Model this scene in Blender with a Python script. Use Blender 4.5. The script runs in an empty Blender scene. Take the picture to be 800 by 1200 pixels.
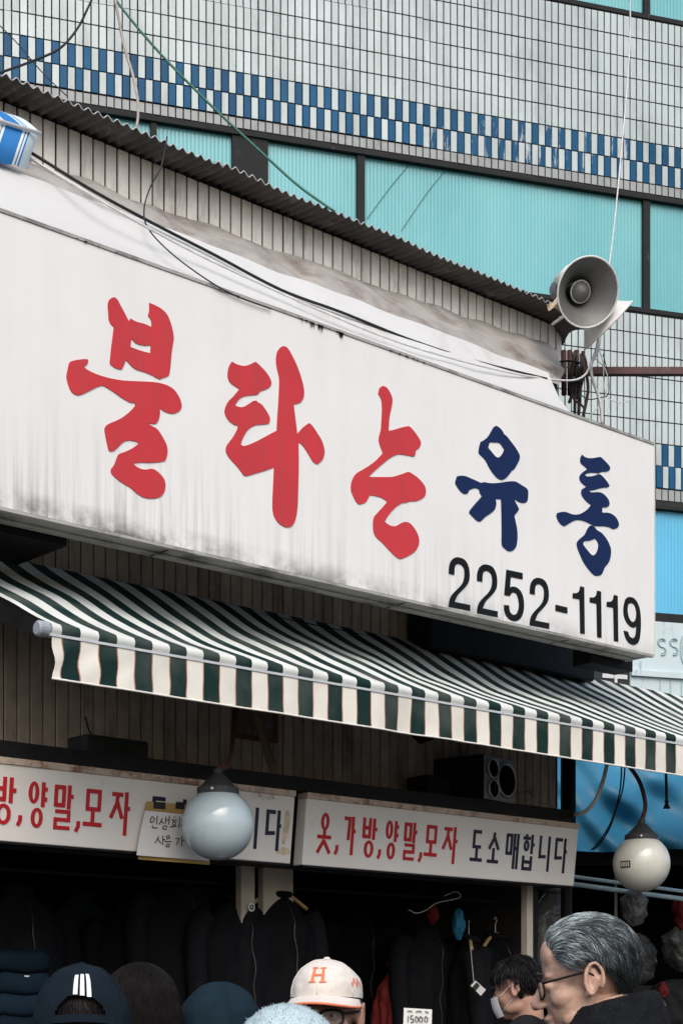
import bpy, bmesh, math, random
from mathutils import Vector, Matrix, noise as mnoise
from mathutils.geometry import tessellate_polygon
random.seed(7)
R = math.radians
sc = bpy.context.scene
COL = sc.collection

# ---------------------------------------------------------------- camera
CZ = 1.52
FPX = 2000.0; HOR = 1195.0
cam = bpy.data.cameras.new('camera'); cam_o = bpy.data.objects.new('camera', cam); COL.objects.link(cam_o)
cam_o.location = (0, 0, CZ); cam_o.rotation_euler = (R(90), 0, 0)
cam.sensor_fit = 'VERTICAL'; cam.sensor_height = 36.0; cam.sensor_width = 24.0
cam.lens = 36.0 * FPX / 1200.0
cam.shift_y = (HOR - 600.0) / 1200.0
cam.clip_start = 0.05; cam.clip_end = 500
sc.camera = cam_o
# ---------------------------------------------------------------- light
w = bpy.data.worlds.new('World'); sc.world = w; w.use_nodes = True
nt = w.node_tree; nt.nodes.clear()
wo = nt.nodes.new('ShaderNodeOutputWorld'); bg = nt.nodes.new('ShaderNodeBackground'); sky = nt.nodes.new('ShaderNodeTexSky')
sky.sky_type = 'NISHITA'; sky.sun_disc = False
SUN_EL, SUN_AZ = 46.0, 172.0     # azimuth clockwise from +Y
sky.sun_elevation = R(SUN_EL); sky.sun_rotation = R(SUN_AZ)
sky.air_density = 1.0; sky.dust_density = 3.8; sky.ozone_density = 0.8
bg.inputs['Strength'].default_value = 0.13
nt.links.new(sky.outputs[0], bg.inputs['Color']); nt.links.new(bg.outputs[0], wo.inputs['Surface'])
sl = bpy.data.lights.new('sun', 'SUN'); sl.energy = 1.0; sl.angle = R(50); sl.color = (1.0, 0.995, 0.982)
so = bpy.data.objects.new('sun', sl); COL.objects.link(so)
sd = Vector((math.sin(R(SUN_AZ)) * math.cos(R(SUN_EL)), math.cos(R(SUN_AZ)) * math.cos(R(SUN_EL)), math.sin(R(SUN_EL))))
so.rotation_euler = sd.to_track_quat('Z', 'Y').to_euler(); so.location = (0, -5, 20)
sc.view_settings.view_transform = 'Standard'; sc.view_settings.look = 'None'
sc.view_settings.gamma = 1.0; sc.view_settings.use_curve_mapping = False
sc.view_settings.exposure = 0.53
try:
    sc.cycles.use_denoising = True
except Exception:
    pass
sc.cycles.max_bounces = 6

# ---------------------------------------------------------------- geometry of the place
TH = math.atan(1.125)
U = Vector((math.sin(TH), math.cos(TH), 0)); N = Vector((math.cos(TH), -math.sin(TH), 0))   # along the shop front / out to the street
C0 = (N.x * -0.2 + N.y) * 6.7
ROT = math.atan2(U.y, U.x)
def Wp(s, t, z): return U * s + N * (C0 + t) + Vector((0, 0, z))
def SZ(px, py, t):
    r = (px - 400) / FPX; D = (C0 + t) / (N.x * r + N.y)
    return U.x * r * D + U.y * D, CZ + (HOR - py) / FPX * D
def PT(px, py, t):
    s, z = SZ(px, py, t); return Wp(s, t, z)
def PD(px, py, D): return Vector(((px - 400) / FPX * D, D, CZ + (HOR - py) / FPX * D))
TH2 = math.atan(3.2)
U2 = Vector((math.sin(TH2), math.cos(TH2), 0)); N2 = Vector((math.cos(TH2), -math.sin(TH2), 0))
C2 = (N2.x * 0.175 + N2.y) * 17.0
ROT2 = math.atan2(U2.y, U2.x)
def W2(a, b, z): return U2 * a + N2 * (C2 + b) + Vector((0, 0, z))
def AZ(px, py, b=0.0):
    r = (px - 400) / FPX; D = (C2 + b) / (N2.x * r + N2.y)
    return U2.x * r * D + U2.y * D, CZ + (HOR - py) / FPX * D

# ---------------------------------------------------------------- materials
def mat(name, col, rough=0.6, var=0.12, nscale=6.0, bump=0.0, bscale=60.0, metal=0.0, rnd=0.0, stretch=(1, 1, 1),
        dirt=None, spec=0.4, trans=0.0, sheen=0.0, alpha=1.0):
    m = bpy.data.materials.new(name); m.use_nodes = True; t = m.node_tree; nd, lk = t.nodes, t.links
    p = nd['Principled BSDF']
    geo = nd.new('ShaderNodeNewGeometry'); mp = nd.new('ShaderNodeMapping'); mp.inputs['Scale'].default_value = stretch
    lk.new(geo.outputs['Position'], mp.inputs['Vector'])
    ns = nd.new('ShaderNodeTexNoise'); ns.inputs['Scale'].default_value = nscale; ns.inputs['Detail'].default_value = 5; ns.inputs['Roughness'].default_value = .62
    lk.new(mp.outputs[0], ns.inputs['Vector'])
    rp = nd.new('ShaderNodeValToRGB'); rp.color_ramp.elements[0].position = .3; rp.color_ramp.elements[1].position = .7
    rp.color_ramp.elements[0].color = tuple(min(1, c * (1 - var)) for c in col) + (1,)
    rp.color_ramp.elements[1].color = tuple(min(1, c * (1 + var)) for c in col) + (1,)
    lk.new(ns.outputs['Fac'], rp.inputs[0]); out = rp.outputs[0]
    if dirt:                                            # (colour, scale, low, high, stretch)
        dc, ds, lo, hi, dst = dirt
        m2 = nd.new('ShaderNodeMapping'); m2.inputs['Scale'].default_value = dst; lk.new(geo.outputs['Position'], m2.inputs['Vector'])
        n2 = nd.new('ShaderNodeTexNoise'); n2.inputs['Scale'].default_value = ds; n2.inputs['Detail'].default_value = 6; n2.inputs['Roughness'].default_value = .7
        lk.new(m2.outputs[0], n2.inputs['Vector'])
        mr = nd.new('ShaderNodeMapRange'); mr.inputs[1].default_value = lo; mr.inputs[2].default_value = hi
        lk.new(n2.outputs['Fac'], mr.inputs[0])
        mx = nd.new('ShaderNodeMix'); mx.data_type = 'RGBA'; lk.new(mr.outputs[0], mx.inputs[0]); lk.new(out, mx.inputs[6]); mx.inputs[7].default_value = tuple(dc) + (1,)
        out = mx.outputs[2]
    if rnd:
        oi = nd.new('ShaderNodeObjectInfo'); mr = nd.new('ShaderNodeMapRange'); mr.inputs[3].default_value = 1 - rnd; mr.inputs[4].default_value = 1 + rnd
        lk.new(oi.outputs['Random'], mr.inputs[0]); hs = nd.new('ShaderNodeHueSaturation'); lk.new(mr.outputs[0], hs.inputs['Value']); lk.new(out, hs.inputs['Color']); out = hs.outputs[0]
    lk.new(out, p.inputs['Base Color'])
    p.inputs['Roughness'].default_value = rough; p.inputs['Metallic'].default_value = metal; p.inputs['Specular IOR Level'].default_value = spec
    if trans: p.inputs['Transmission Weight'].default_value = trans
    if sheen: p.inputs['Sheen Weight'].default_value = sheen
    if alpha < 1: p.inputs['Alpha'].default_value = alpha
    if bump:
        nb = nd.new('ShaderNodeTexNoise'); nb.inputs['Scale'].default_value = bscale; nb.inputs['Detail'].default_value = 4; lk.new(mp.outputs[0], nb.inputs['Vector'])
        b = nd.new('ShaderNodeBump'); b.inputs['Strength'].default_value = bump; b.inputs['Distance'].default_value = .01
        lk.new(nb.outputs['Fac'], b.inputs['Height']); lk.new(b.outputs[0], p.inputs['Normal'])
    m['out'] = 0
    return m

def sign_mat(name, col, zb, ztop, amount, hscale=26.0):
    """painted sheet with vertical soot streaks that gather along its lower edge"""
    m = mat(name, col, .42, .03, 2.0); t = m.node_tree; nd, lk = t.nodes, t.links; p = nd['Principled BSDF']
    src = p.inputs['Base Color'].links[0].from_socket
    geo = nd.new('ShaderNodeNewGeometry'); dot = nd.new('ShaderNodeVectorMath'); dot.operation = 'DOT_PRODUCT'; dot.inputs[1].default_value = U
    lk.new(geo.outputs['Position'], dot.inputs[0]); sp = nd.new('ShaderNodeSeparateXYZ'); lk.new(geo.outputs['Position'], sp.inputs[0])
    def noisex(hs, vs, det, seed):
        cb = nd.new('ShaderNodeCombineXYZ'); a = nd.new('ShaderNodeMath'); a.operation = 'MULTIPLY'; a.inputs[1].default_value = hs; lk.new(dot.outputs['Value'], a.inputs[0])
        b = nd.new('ShaderNodeMath'); b.operation = 'MULTIPLY'; b.inputs[1].default_value = vs; lk.new(sp.outputs['Z'], b.inputs[0])
        lk.new(a.outputs[0], cb.inputs[0]); lk.new(b.outputs[0], cb.inputs[1]); cb.inputs[2].default_value = seed
        n_ = nd.new('ShaderNodeTexNoise'); n_.inputs['Scale'].default_value = 1; n_.inputs['Detail'].default_value = det; n_.inputs['Roughness'].default_value = .65
        lk.new(cb.outputs[0], n_.inputs['Vector']); return n_.outputs['Fac']
    def mrange(sock, a, b, c=0., d=1.):
        r = nd.new('ShaderNodeMapRange'); r.inputs[1].default_value = a; r.inputs[2].default_value = b; r.inputs[3].default_value = c; r.inputs[4].default_value = d
        lk.new(sock, r.inputs[0]); return r.outputs[0]
    def mul(a, b):
        x = nd.new('ShaderNodeMath'); x.operation = 'MULTIPLY'; lk.new(a, x.inputs[0])
        if isinstance(b, float): x.inputs[1].default_value = b
        else: lk.new(b, x.inputs[1])
        return x.outputs[0]
    streak = mrange(noisex(hscale, .8, 6, 3.1), .44, .66)
    broad = mrange(noisex(2.2, .35, 3, 9.4), .35, .65)
    low = mrange(sp.outputs['Z'], zb + .55 * (ztop - zb), zb, 0, 1); low2 = mul(low, low)
    edge = mrange(sp.outputs['Z'], zb + .075 * (ztop - zb), zb, 0, 1)
    left = mrange(dot.outputs['Value'], 7.6, 3.6, .16, 1.0)
    f1 = mul(mul(mul(mul(streak, broad), low2), left), amount)
    blot = mrange(noisex(5, 5, 5, 1.7), .42, .62)
    f2 = mul(mul(mul(edge, blot), left), .9)
    f3 = mul(mrange(noisex(9.0, .25, 4, 5.5), .45, .75), .10)
    out = src
    for f, c in ((f3, (.52, .53, .52)), (f1, (.13, .13, .125)), (f2, (.045, .045, .045))):
        mx = nd.new('ShaderNodeMix'); mx.data_type = 'RGBA'; lk.new(f, mx.inputs[0]); lk.new(out, mx.inputs[6]); mx.inputs[7].default_value = c + (1,); out = mx.outputs[2]
    lk.new(out, p.inputs['Base Color'])
    return m

def stripe_mat(name, dark, light, edge, period, duty, ew):
    m = mat(name, light, .85, .05, 5.0, spec=.08); t = m.node_tree; nd, lk = t.nodes, t.links; p = nd['Principled BSDF']
    src = p.inputs['Base Color'].links[0].from_socket
    uv = nd.new('ShaderNodeUVMap'); sp = nd.new('ShaderNodeSeparateXYZ'); lk.new(uv.outputs[0], sp.inputs[0])
    def mth(op, a, b=None):
        x = nd.new('ShaderNodeMath'); x.operation = op
        for i, v in enumerate((a, b)):
            if v is None: continue
            if isinstance(v, (int, float)): x.inputs[i].default_value = v
            else: lk.new(v, x.inputs[i])
        return x.outputs[0]
    fr = mth('FRACT', mth('DIVIDE', sp.outputs[0], period))
    isd = mth('LESS_THAN', fr, duty)
    e1 = mth('LESS_THAN', mth('ABSOLUTE', mth('SUBTRACT', fr, duty)), ew)
    e2 = mth('LESS_THAN', mth('ABSOLUTE', mth('SUBTRACT', mth('FRACT', mth('ADD', fr, .5)), .5)), ew)
    out = src
    for f, c in ((isd, dark), (mth('MAXIMUM', e1, e2), edge)):
        mx = nd.new('ShaderNodeMix'); mx.data_type = 'RGBA'; lk.new(f, mx.inputs[0]); lk.new(out, mx.inputs[6]); mx.inputs[7].default_value = tuple(c) + (1,); out = mx.outputs[2]
    geo = nd.new('ShaderNodeNewGeometry'); n2 = nd.new('ShaderNodeTexNoise'); n2.inputs['Scale'].default_value = 3.5; n2.inputs['Detail'].default_value = 6; lk.new(geo.outputs['Position'], n2.inputs['Vector'])
    mr = nd.new('ShaderNodeMapRange'); mr.inputs[1].default_value = .45; mr.inputs[2].default_value = .8; mr.inputs[4].default_value = .35; lk.new(n2.outputs['Fac'], mr.inputs[0])
    mx = nd.new('ShaderNodeMix'); mx.data_type = 'RGBA'; lk.new(mr.outputs[0], mx.inputs[0]); lk.new(out, mx.inputs[6]); mx.inputs[7].default_value = (.22, .22, .2, 1)
    lk.new(mx.outputs[2], p.inputs['Base Color'])
    wv = nd.new('ShaderNodeTexNoise'); wv.inputs['Scale'].default_value = 300; lk.new(geo.outputs['Position'], wv.inputs['Vector'])
    b = nd.new('ShaderNodeBump'); b.inputs['Strength'].default_value = .15; b.inputs['Distance'].default_value = .003; lk.new(wv.outputs['Fac'], b.inputs['Height']); lk.new(b.outputs[0], p.inputs['Normal'])
    return m

M = {}
M['asphalt'] = mat('asphalt', (.05, .05, .052), .9, .25, 3, .4, 120)
M['grout'] = mat('grout', (.022, .024, .026), .9, .3, 4)
M['tile_white'] = mat('tile_white', (.48, .56, .565), .34, .12, 1.2, rnd=.09, dirt=((.24, .28, .285), 1.8, .50, .86, (2.2, 2.2, .45)), bump=.06, bscale=25)
M['tile_short'] = mat('tile_short', (.36, .39, .39), .45, .15, 3, rnd=.10, dirt=((.17, .18, .18), 3, .45, .75, (1, 1, 1)))
M['tile_blue'] = mat('tile_blue', (.008, .088, .20), .4, .2, 2.0, rnd=.14, spec=.15)
M['tile_blue_worn'] = mat('tile_blue_worn', (.008, .088, .20), .4, .2, 2.0, rnd=.14, spec=.15, dirt=((.5, .56, .58), 7.0, .54, .60, (2.6, 2.6, .30)))
M['pane_teal'] = mat('pane_teal', (.13, .42, .455), .22, .08, .9, dirt=((.20, .50, .53), 1.1, .42, .8, (1, 1, .35)), spec=.5)
M['pane_blue'] = mat('pane_blue', (.10, .44, .68), .35, .06, 1.5, dirt=((.05, .28, .46), 2.2, .5, .8, (2, 2, .3)), spec=.5)
M['frame_dark'] = mat('frame_dark', (.010, .011, .012), .8, .3, 6, dirt=((.3, .32, .33), 5, .66, .74, (4, 4, .6)))
M['panel_pale'] = mat('panel_pale', (.52, .63, .66), .55, .06, 2, dirt=((.16, .2, .27), 5.0, .58, .74, (3, 3, .7)), bump=.1, bscale=8)
M['panel_line'] = mat('panel_line', (.33, .46, .49), .6, .1, 8)
M['cladding'] = mat('cladding', (.74, .705, .65), .55, .12, 9, .1, 80, rnd=.10, dirt=((.18, .14, .11), 2.6, .52, .85, (3, 3, .8)))
M['cladding_shaded'] = mat('cladding_shaded', (.48, .40, .32), .6, .16, 9, .1, 80, rnd=.16, dirt=((.10, .075, .055), 2.6, .5, .8, (3, 3, .7)))  # same cladding, darkened: shade under sign and awning put into the colour
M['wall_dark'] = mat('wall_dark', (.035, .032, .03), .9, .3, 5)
M['roof'] = mat('roof', (.085, .08, .075), .75, .3, 7, .2, 60, dirt=((.28, .27, .25), 5, .55, .8, (1, 1, 1)))
M['tarp_white'] = mat('tarp_white', (.60, .605, .595), .45, .05, 1.5, dirt=((.42, .39, .35), 2.2, .55, .85, (1, 1, 1)), bump=.12, bscale=7)
M['tarp_grey'] = mat('tarp_grey', (.33, .315, .295), .6, .25, 5, dirt=((.13, .09, .07), 3.4, .52, .75, (1, 1, 1)), bump=.8, bscale=12)
M['sign'] = sign_mat('sign_white', (.76, .765, .75), 3.54, 4.705, .85)
M['sign_metal'] = mat('sign_metal', (.40, .39, .36), .5, .15, 6, metal=.2, dirt=((.08, .075, .07), 5, .5, .72, (1, 1, 1)))
M['red_vinyl'] = mat('red_vinyl', (.53, .042, .05), .4, .07, 3, dirt=((.40, .055, .06), 3, .5, .8, (6, 6, .5)), spec=.2)
M['navy_vinyl'] = mat('navy_vinyl', (.009, .021, .080), .5, .1, 3, spec=.12)
M['black_vinyl'] = mat('black_vinyl', (.008, .010, .011), .5, .1, 3, spec=.12)
M['small_sign'] = mat('small_sign', (.74, .71, .66), .45, .04, 3, dirt=((.42, .34, .25), 4, .62, .85, (1, 1, 1)))
M['red_paint'] = mat('red_paint', (.46, .012, .018), .4, .1, 5)
M['navy_paint'] = mat('navy_paint', (.012, .014, .035), .4, .1, 5)
M['rust_rail'] = mat('rust_rail', (.52, .42, .34), .7, .2, 12, .3, 120, dirt=((.22, .10, .06), 14, .5, .65, (1, 1, 1)))
M['glue'] = mat('glue', (.60, .49, .35), .7, .25, 25)
M['awning'] = stripe_mat('awning_fabric', (.010, .030, .028), (.66, .69, .66), (.30, .17, .10), .169, .5, .0)
M['valance'] = stripe_mat('valance_fabric', (.010, .030, .028), (.74, .72, .65), (.42, .22, .14), .169, .5, .015)
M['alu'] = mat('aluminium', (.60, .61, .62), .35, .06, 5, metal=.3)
M['grey_plastic'] = mat('grey_plastic', (.30, .33, .38), .5, .1, 8)
M['black_metal'] = mat('black_metal', (.009, .009, .010), .6, .3, 8, spec=.2)
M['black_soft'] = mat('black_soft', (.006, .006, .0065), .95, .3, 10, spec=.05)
M['globe_blue'] = mat('globe_opal_blue', (.50, .60, .64), .16, .05, 3, dirt=((.24, .30, .33), 3, .55, .85, (1, 1, 1)), spec=.5)
M['globe_cream'] = mat('globe_opal_cream', (.60, .60, .53), .28, .06, 3, dirt=((.33, .31, .24), 3, .52, .85, (1, 1, 1)), spec=.5)
M['lamp_metal'] = mat('lamp_metal', (.045, .045, .047), .6, .2, 10)
M['rust_pipe'] = mat('rust_pipe', (.10, .042, .030), .7, .3, 14)
M['maroon_steel'] = mat('maroon_steel', (.075, .032, .032), .6, .3, 10, dirt=((.16, .09, .06), 9, .58, .75, (1, 1, 1)))
M['horn_grey'] = mat('horn_grey', (.185, .187, .183), .5, .12, 7, metal=.25, dirt=((.13, .125, .12), 6, .5, .75, (1, 1, 1)))
M['horn_white'] = mat('horn_white', (.66, .66, .63), .45, .08, 7, dirt=((.25, .24, .22), 5, .58, .8, (1, 1, 1)))
M['wire_black'] = mat('wire_black', (.012, .012, .012), .5, .2, 10)
M['wire_white'] = mat('wire_white', (.66, .66, .64), .5, .15, 20)
M['wire_green'] = mat('wire_green', (.03, .14, .10), .5, .15, 20)
M['wire_tan'] = mat('wire_tan', (.36, .31, .27), .5, .2, 20)
M['paper'] = mat('paper', (.72, .72, .70), .8, .03, 6)
M['cardboard'] = mat('cardboard', (.42, .27, .09), .7, .1, 9)
M['ink'] = mat('ink', (.02, .02, .022), .7, .2, 10)
M['wood_frame'] = mat('wood_frame', (.17, .07, .03), .5, .25, 12)
M['clock_face'] = mat('clock_face', (.14, .13, .11), .6, .1, 6)
M['brown_pipe'] = mat('brown_pipe', (.20, .15, .10), .7, .2, 8)
M['tarp_blue'] = mat('tarp_blue', (.033, .215, .375), .5, .10, 2.5, dirt=((.02, .15, .29), 2.4, .5, .8, (1, 1, 2)))
M['rail_blue'] = mat('rail_blue', (.42, .58, .66), .4, .1, 8)
M['post_cream'] = mat('post_cream', (.48, .43, .36), .6, .12, 8)
M['parasol_white'] = mat('parasol_white', (.62, .72, .76), .7, .04, 5)
M['parasol_blue'] = mat('parasol_blue', (.02, .17, .46), .7, .08, 5)
M['parasol_line'] = mat('parasol_line', (.04, .06, .10), .7, .08, 5)
M['hanger'] = mat('hanger_wood', (.52, .36, .15), .5, .15, 20)
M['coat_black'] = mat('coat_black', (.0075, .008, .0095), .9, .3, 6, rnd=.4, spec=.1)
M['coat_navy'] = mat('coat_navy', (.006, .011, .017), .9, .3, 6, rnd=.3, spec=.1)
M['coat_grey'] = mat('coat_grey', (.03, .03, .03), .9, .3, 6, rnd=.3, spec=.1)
M['bag_blue'] = mat('bag_blue', (.006, .015, .025), .8, .2, 6, rnd=.3, spec=.1)
M['cloth_red'] = mat('cloth_red', (.15, .010, .008), .8, .2, 6)
M['cloth_blue'] = mat('cloth_blue', (.02, .19, .33), .7, .2, 6)
M['plastic_wrap'] = mat('plastic_wrap', (.10, .10, .10), .2, .4, 14, .6, 40)
M['crack'] = mat('crack_line', (.04, .20, .22), .6, .1, 9)
M['eye_white'] = mat('eye_white', (.36, .34, .32), .3, .1, 60)
M['zip'] = mat('zip_metal', (.05, .05, .05), .4, .3, 60, metal=.6)
M['tag_white'] = mat('tag_white', (.68, .68, .66), .6, .05, 6)
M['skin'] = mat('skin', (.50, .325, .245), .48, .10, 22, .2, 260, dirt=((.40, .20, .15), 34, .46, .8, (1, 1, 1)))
M['skin_shade'] = mat('skin_ruddy_shaded', (.38, .22, .16), .48, .12, 22, .2, 260, dirt=((.28, .13, .09), 34, .46, .8, (1, 1, 1)))  # darker ruddy skin; on the masked face it paints in the shade
M['navy_cloth'] = mat('navy_cloth', (.008, .014, .021), .9, .2, 14, .25, 300, spec=.08)
M['beret_cloth'] = mat('beret_cloth', (.009, .021, .031), .9, .2, 12, .4, 200, spec=.08)
M['white_cloth'] = mat('white_cloth', (.66, .615, .56), .8, .04, 14, .2, 300)
M['coral'] = mat('coral_thread', (.70, .19, .09), .7, .1, 20)
M['stripe_white'] = mat('stripe_white', (.70, .72, .74), .5, .05, 20)
M['fuzzy'] = mat('fuzzy_wool', (.46, .58, .62), .95, .08, 12, .5, 160)
M['wool_coat'] = mat('wool_coat', (.012, .0135, .0155), .95, .35, 40, .8, 260, spec=.1)
M['trousers'] = mat('trousers', (.02, .021, .026), .85, .2, 10)
M['shoe'] = mat('shoe', (.012, .011, .011), .5, .2, 10)
M['hair_black'] = mat('hair_black', (.006, .005, .0048), .5, .3, 40, spec=.15)
M['hair_dark'] = mat('hair_dark', (.020, .024, .026), .5, .3, 40)
M['hair_mid'] = mat('hair_mid', (.105, .135, .145), .45, .3, 40)
M['hair_light'] = mat('hair_light', (.46, .52, .53), .45, .2, 40)
M['lens'] = mat('lens', (.75, .8, .8), .05, .02, 5, trans=.95)
for k_ in ('skin', 'skin_shade'):
    p_ = M[k_].node_tree.nodes['Principled BSDF']; p_.inputs['Subsurface Weight'].default_value = .25; p_.inputs['Subsurface Scale'].default_value = .004; p_.inputs['Subsurface Radius'].default_value = (1, .4, .25)
for k_ in ('globe_blue', 'globe_cream'):
    p_ = M[k_].node_tree.nodes['Principled BSDF']; p_.inputs['Coat Weight'].default_value = .6; p_.inputs['Coat Roughness'].default_value = .06
M['mask'] = mat('mask_white', (.62, .63, .64), .8, .05, 20)

# ---------------------------------------------------------------- object helpers
ORG = {}
def tag(o, label=None, cat=None, group=None, kind=None):
    if label: o['label'] = label
    if cat: o['category'] = cat
    if group: o['group'] = group
    if kind: o['kind'] = kind
    return o
def thing(name, loc, label, cat, group=None):
    o = bpy.data.objects.new(name, None); COL.objects.link(o); o.empty_display_size = .1
    o.location = loc; ORG[o] = Vector(loc); return tag(o, label, cat, group)
def mesh_of(name, vs, fs, m, smooth=False, midx=None, uv=None):
    me = bpy.data.meshes.new(name); me.from_pydata([tuple(v) for v in vs], [], fs)
    for x in (m if isinstance(m, (list, tuple)) else [m]): me.materials.append(x)
    if midx: me.polygons.foreach_set('material_index', midx)
    if smooth: me.polygons.foreach_set('use_smooth', [True] * len(me.polygons))
    if uv:
        l = me.uv_layers.new(name='UVMap')
        for i, lp in enumerate(me.loops): l.data[i].uv = uv[lp.vertex_index]
    me.update(); return me
def place(name, me, origin, parent=None, rotz=0.0):
    o = bpy.data.objects.new(name, me); COL.objects.link(o); origin = Vector(origin); ORG[o] = origin
    if parent is not None:
        o.parent = parent; o.location = origin - ORG[parent]
    else: o.location = origin
    if rotz: o.rotation_euler = (0, 0, rotz)
    return o
class MB:
    def __init__(s): s.v = []; s.f = []; s.mi = []; s.uv = []; s.cur = 0
    def add(s, vs, fs):
        b = len(s.v); s.v += [Vector(x) for x in vs]; s.f += [tuple(i + b for i in f) for f in fs]; s.mi += [s.cur] * len(fs); return b
    def box(s, fr, a0, a1, b0, b1, c0, c1):
        P = [fr(a, b, c) for c in (c0, c1) for b in (b0, b1) for a in (a0, a1)]
        s.add(P, [(0, 2, 3, 1), (4, 5, 7, 6), (0, 1, 5, 4), (2, 6, 7, 3), (0, 4, 6, 2), (1, 3, 7, 5)])
    def grid(s, fn, nu, nv, closed_u=False):
        vs = [fn(i / nu, j / nv) for j in range(nv + 1) for i in range(nu if closed_u else nu + 1)]
        w_ = nu if closed_u else nu + 1
        fs = [(j * w_ + i, j * w_ + (i + 1) % w_, (j + 1) * w_ + (i + 1) % w_, (j + 1) * w_ + i) for j in range(nv) for i in range(nu)]
        return s.add(vs, fs)
    def tube(s, pts, r, seg=6, cap=True):
        pts = [Vector(p) for p in pts]; n = len(pts); rr = r if isinstance(r, (list, tuple)) else [r] * n
        d0 = (pts[1] - pts[0]).normalized(); a = d0.orthogonal().normalized(); vs = []
        for i, p in enumerate(pts):
            d = (pts[min(i + 1, n - 1)] - pts[max(i - 1, 0)]).normalized()
            a = (a - d * a.dot(d)); a = a.normalized() if a.length > 1e-6 else d.orthogonal().normalized(); b = d.cross(a)
            for k in range(seg):
                t = 2 * math.pi * k / seg; vs.append(p + (a * math.cos(t) + b * math.sin(t)) * rr[i])
        fs = [(i * seg + k, i * seg + (k + 1) % seg, (i + 1) * seg + (k + 1) % seg, (i + 1) * seg + k) for i in range(n - 1) for k in range(seg)]
        if cap: fs += [tuple(reversed(range(seg))), tuple((n - 1) * seg + k for k in range(seg))]
        s.add(vs, fs)
    def lathe(s, prof, o, ax, seg=28):          # prof: (radius, along axis)
        o = Vector(o); ax = Vector(ax).normalized(); a = ax.orthogonal().normalized(); b = ax.cross(a); n = len(prof)
        vs = [o + ax * h + (a * math.cos(2 * math.pi * k / seg) + b * math.sin(2 * math.pi * k / seg)) * max(r, 1e-4) for r, h in prof for k in range(seg)]
        s.add(vs, [(i * seg + k, i * seg + (k + 1) % seg, (i + 1) * seg + (k + 1) % seg, (i + 1) * seg + k) for i in range(n - 1) for k in range(seg)])
    def ell(s, c, r, seg=16, rings=10, mtx=None):
        c = Vector(c); vs = []
        for j in range(rings + 1):
            ph = math.pi * j / rings
            for k in range(seg):
                t = 2 * math.pi * k / seg; p = Vector((r[0] * math.sin(ph) * math.cos(t), r[1] * math.sin(ph) * math.sin(t), r[2] * math.cos(ph)))
                vs.append(c + (mtx @ p if mtx else p))
        s.add(vs, [(j * seg + k, (j + 1) * seg + k, (j + 1) * seg + (k + 1) % seg, j * seg + (k + 1) % seg) for j in range(rings) for k in range(seg)])
    def build(s, name, m, parent=None, smooth=False, origin=None, uv=None):
        if origin is None:
            lo = [min(v[i] for v in s.v) for i in range(3)]; hi = [max(v[i] for v in s.v) for i in range(3)]
            origin = Vector([(a + b) / 2 for a, b in zip(lo, hi)]) if parent is not None else Vector(((lo[0] + hi[0]) / 2, (lo[1] + hi[1]) / 2, lo[2]))
        me = mesh_of(name, [v - origin for v in s.v], s.f, m, smooth, s.mi if isinstance(m, (list, tuple)) else None, uv)
        return place(name, me, origin, parent)
def frame_at(o, rotz):
    c, s_ = math.cos(rotz), math.sin(rotz); o = Vector(o)
    return lambda a, b, z: Vector((o.x + a * c - b * s_, o.y + a * s_ + b * c, o.z + z))
def world(a, b, c): return Vector((a, b, c))
def bev(me, wd, seg=1):
    bm = bmesh.new(); bm.from_mesh(me); bmesh.ops.recalc_face_normals(bm, faces=bm.faces)
    bmesh.ops.bevel(bm, geom=bm.edges[:], offset=wd, segments=seg, affect='EDGES', profile=.5, clamp_overlap=True); bm.to_mesh(me); bm.free()
def bevbuild(mb, name, m, parent=None, wd=.004, seg=1):
    o = mb.build(name, m, parent); bev(o.data, wd, seg); return o
def part(name, m, parent, fr, *args, wd=0.0):
    b = MB(); b.box(fr, *args); return bevbuild(b, name, m, parent, wd) if wd else b.build(name, m, parent)
def spline(pts, n=6, closed=False):
    pts = [Vector(p) for p in pts]; L = len(pts); out = []
    for i in range(L if closed else L - 1):
        p1, p2 = pts[i], pts[(i + 1) % L]; p0 = pts[i - 1] if (i or closed) else p1 * 2 - p2; p3 = pts[(i + 2) % L] if (closed or i + 2 < L) else p2 * 2 - p1
        for k in range(n):
            t = k / n; out.append(.5 * ((2 * p1) + (p2 - p0) * t + (2 * p0 - 5 * p1 + 4 * p2 - p3) * t * t + (3 * p1 - p0 - 3 * p2 + p3) * t ** 3))
    if not closed: out.append(pts[-1])
    return out
def cable(name, pts, r, m, label, cat='cable', group=None, parent=None, n=8, seg=6):
    b = MB(); b.tube(spline(pts, n), r, seg); o = b.build(name, m, parent, True)
    if parent is None: tag(o, label, cat, group)
    return o
def smooth_contour(pts, n=3, lim=48):
    """closed outline: curved between points, sharp where the traced outline turns sharply"""
    P = [Vector((x, y)) for x, y in pts]; L = len(P); out = []
    def corner(i):
        a = P[i] - P[i - 1]; b = P[(i + 1) % L] - P[i]
        return a.length < 1e-6 or b.length < 1e-6 or math.degrees(a.angle(b)) > lim
    cr = [corner(i) for i in range(L)]
    for i in range(L):
        p1, p2 = P[i], P[(i + 1) % L]
        m1 = (p2 - p1) if cr[i] else (p2 - P[i - 1]) * .5; m2 = (p2 - p1) if cr[(i + 1) % L] else (P[(i + 2) % L] - p1) * .5
        d = (p2 - p1).length
        for mm in (m1, m2):
            if mm.length > d * 1.25: mm *= d * 1.25 / mm.length
        for k in range(n):
            t = k / n; h = (2 * t ** 3 - 3 * t * t + 1, t ** 3 - 2 * t * t + t, -2 * t ** 3 + 3 * t * t, t ** 3 - t * t)
            out.append(p1 * h[0] + m1 * h[1] + p2 * h[2] + m2 * h[3])
    return out
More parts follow.
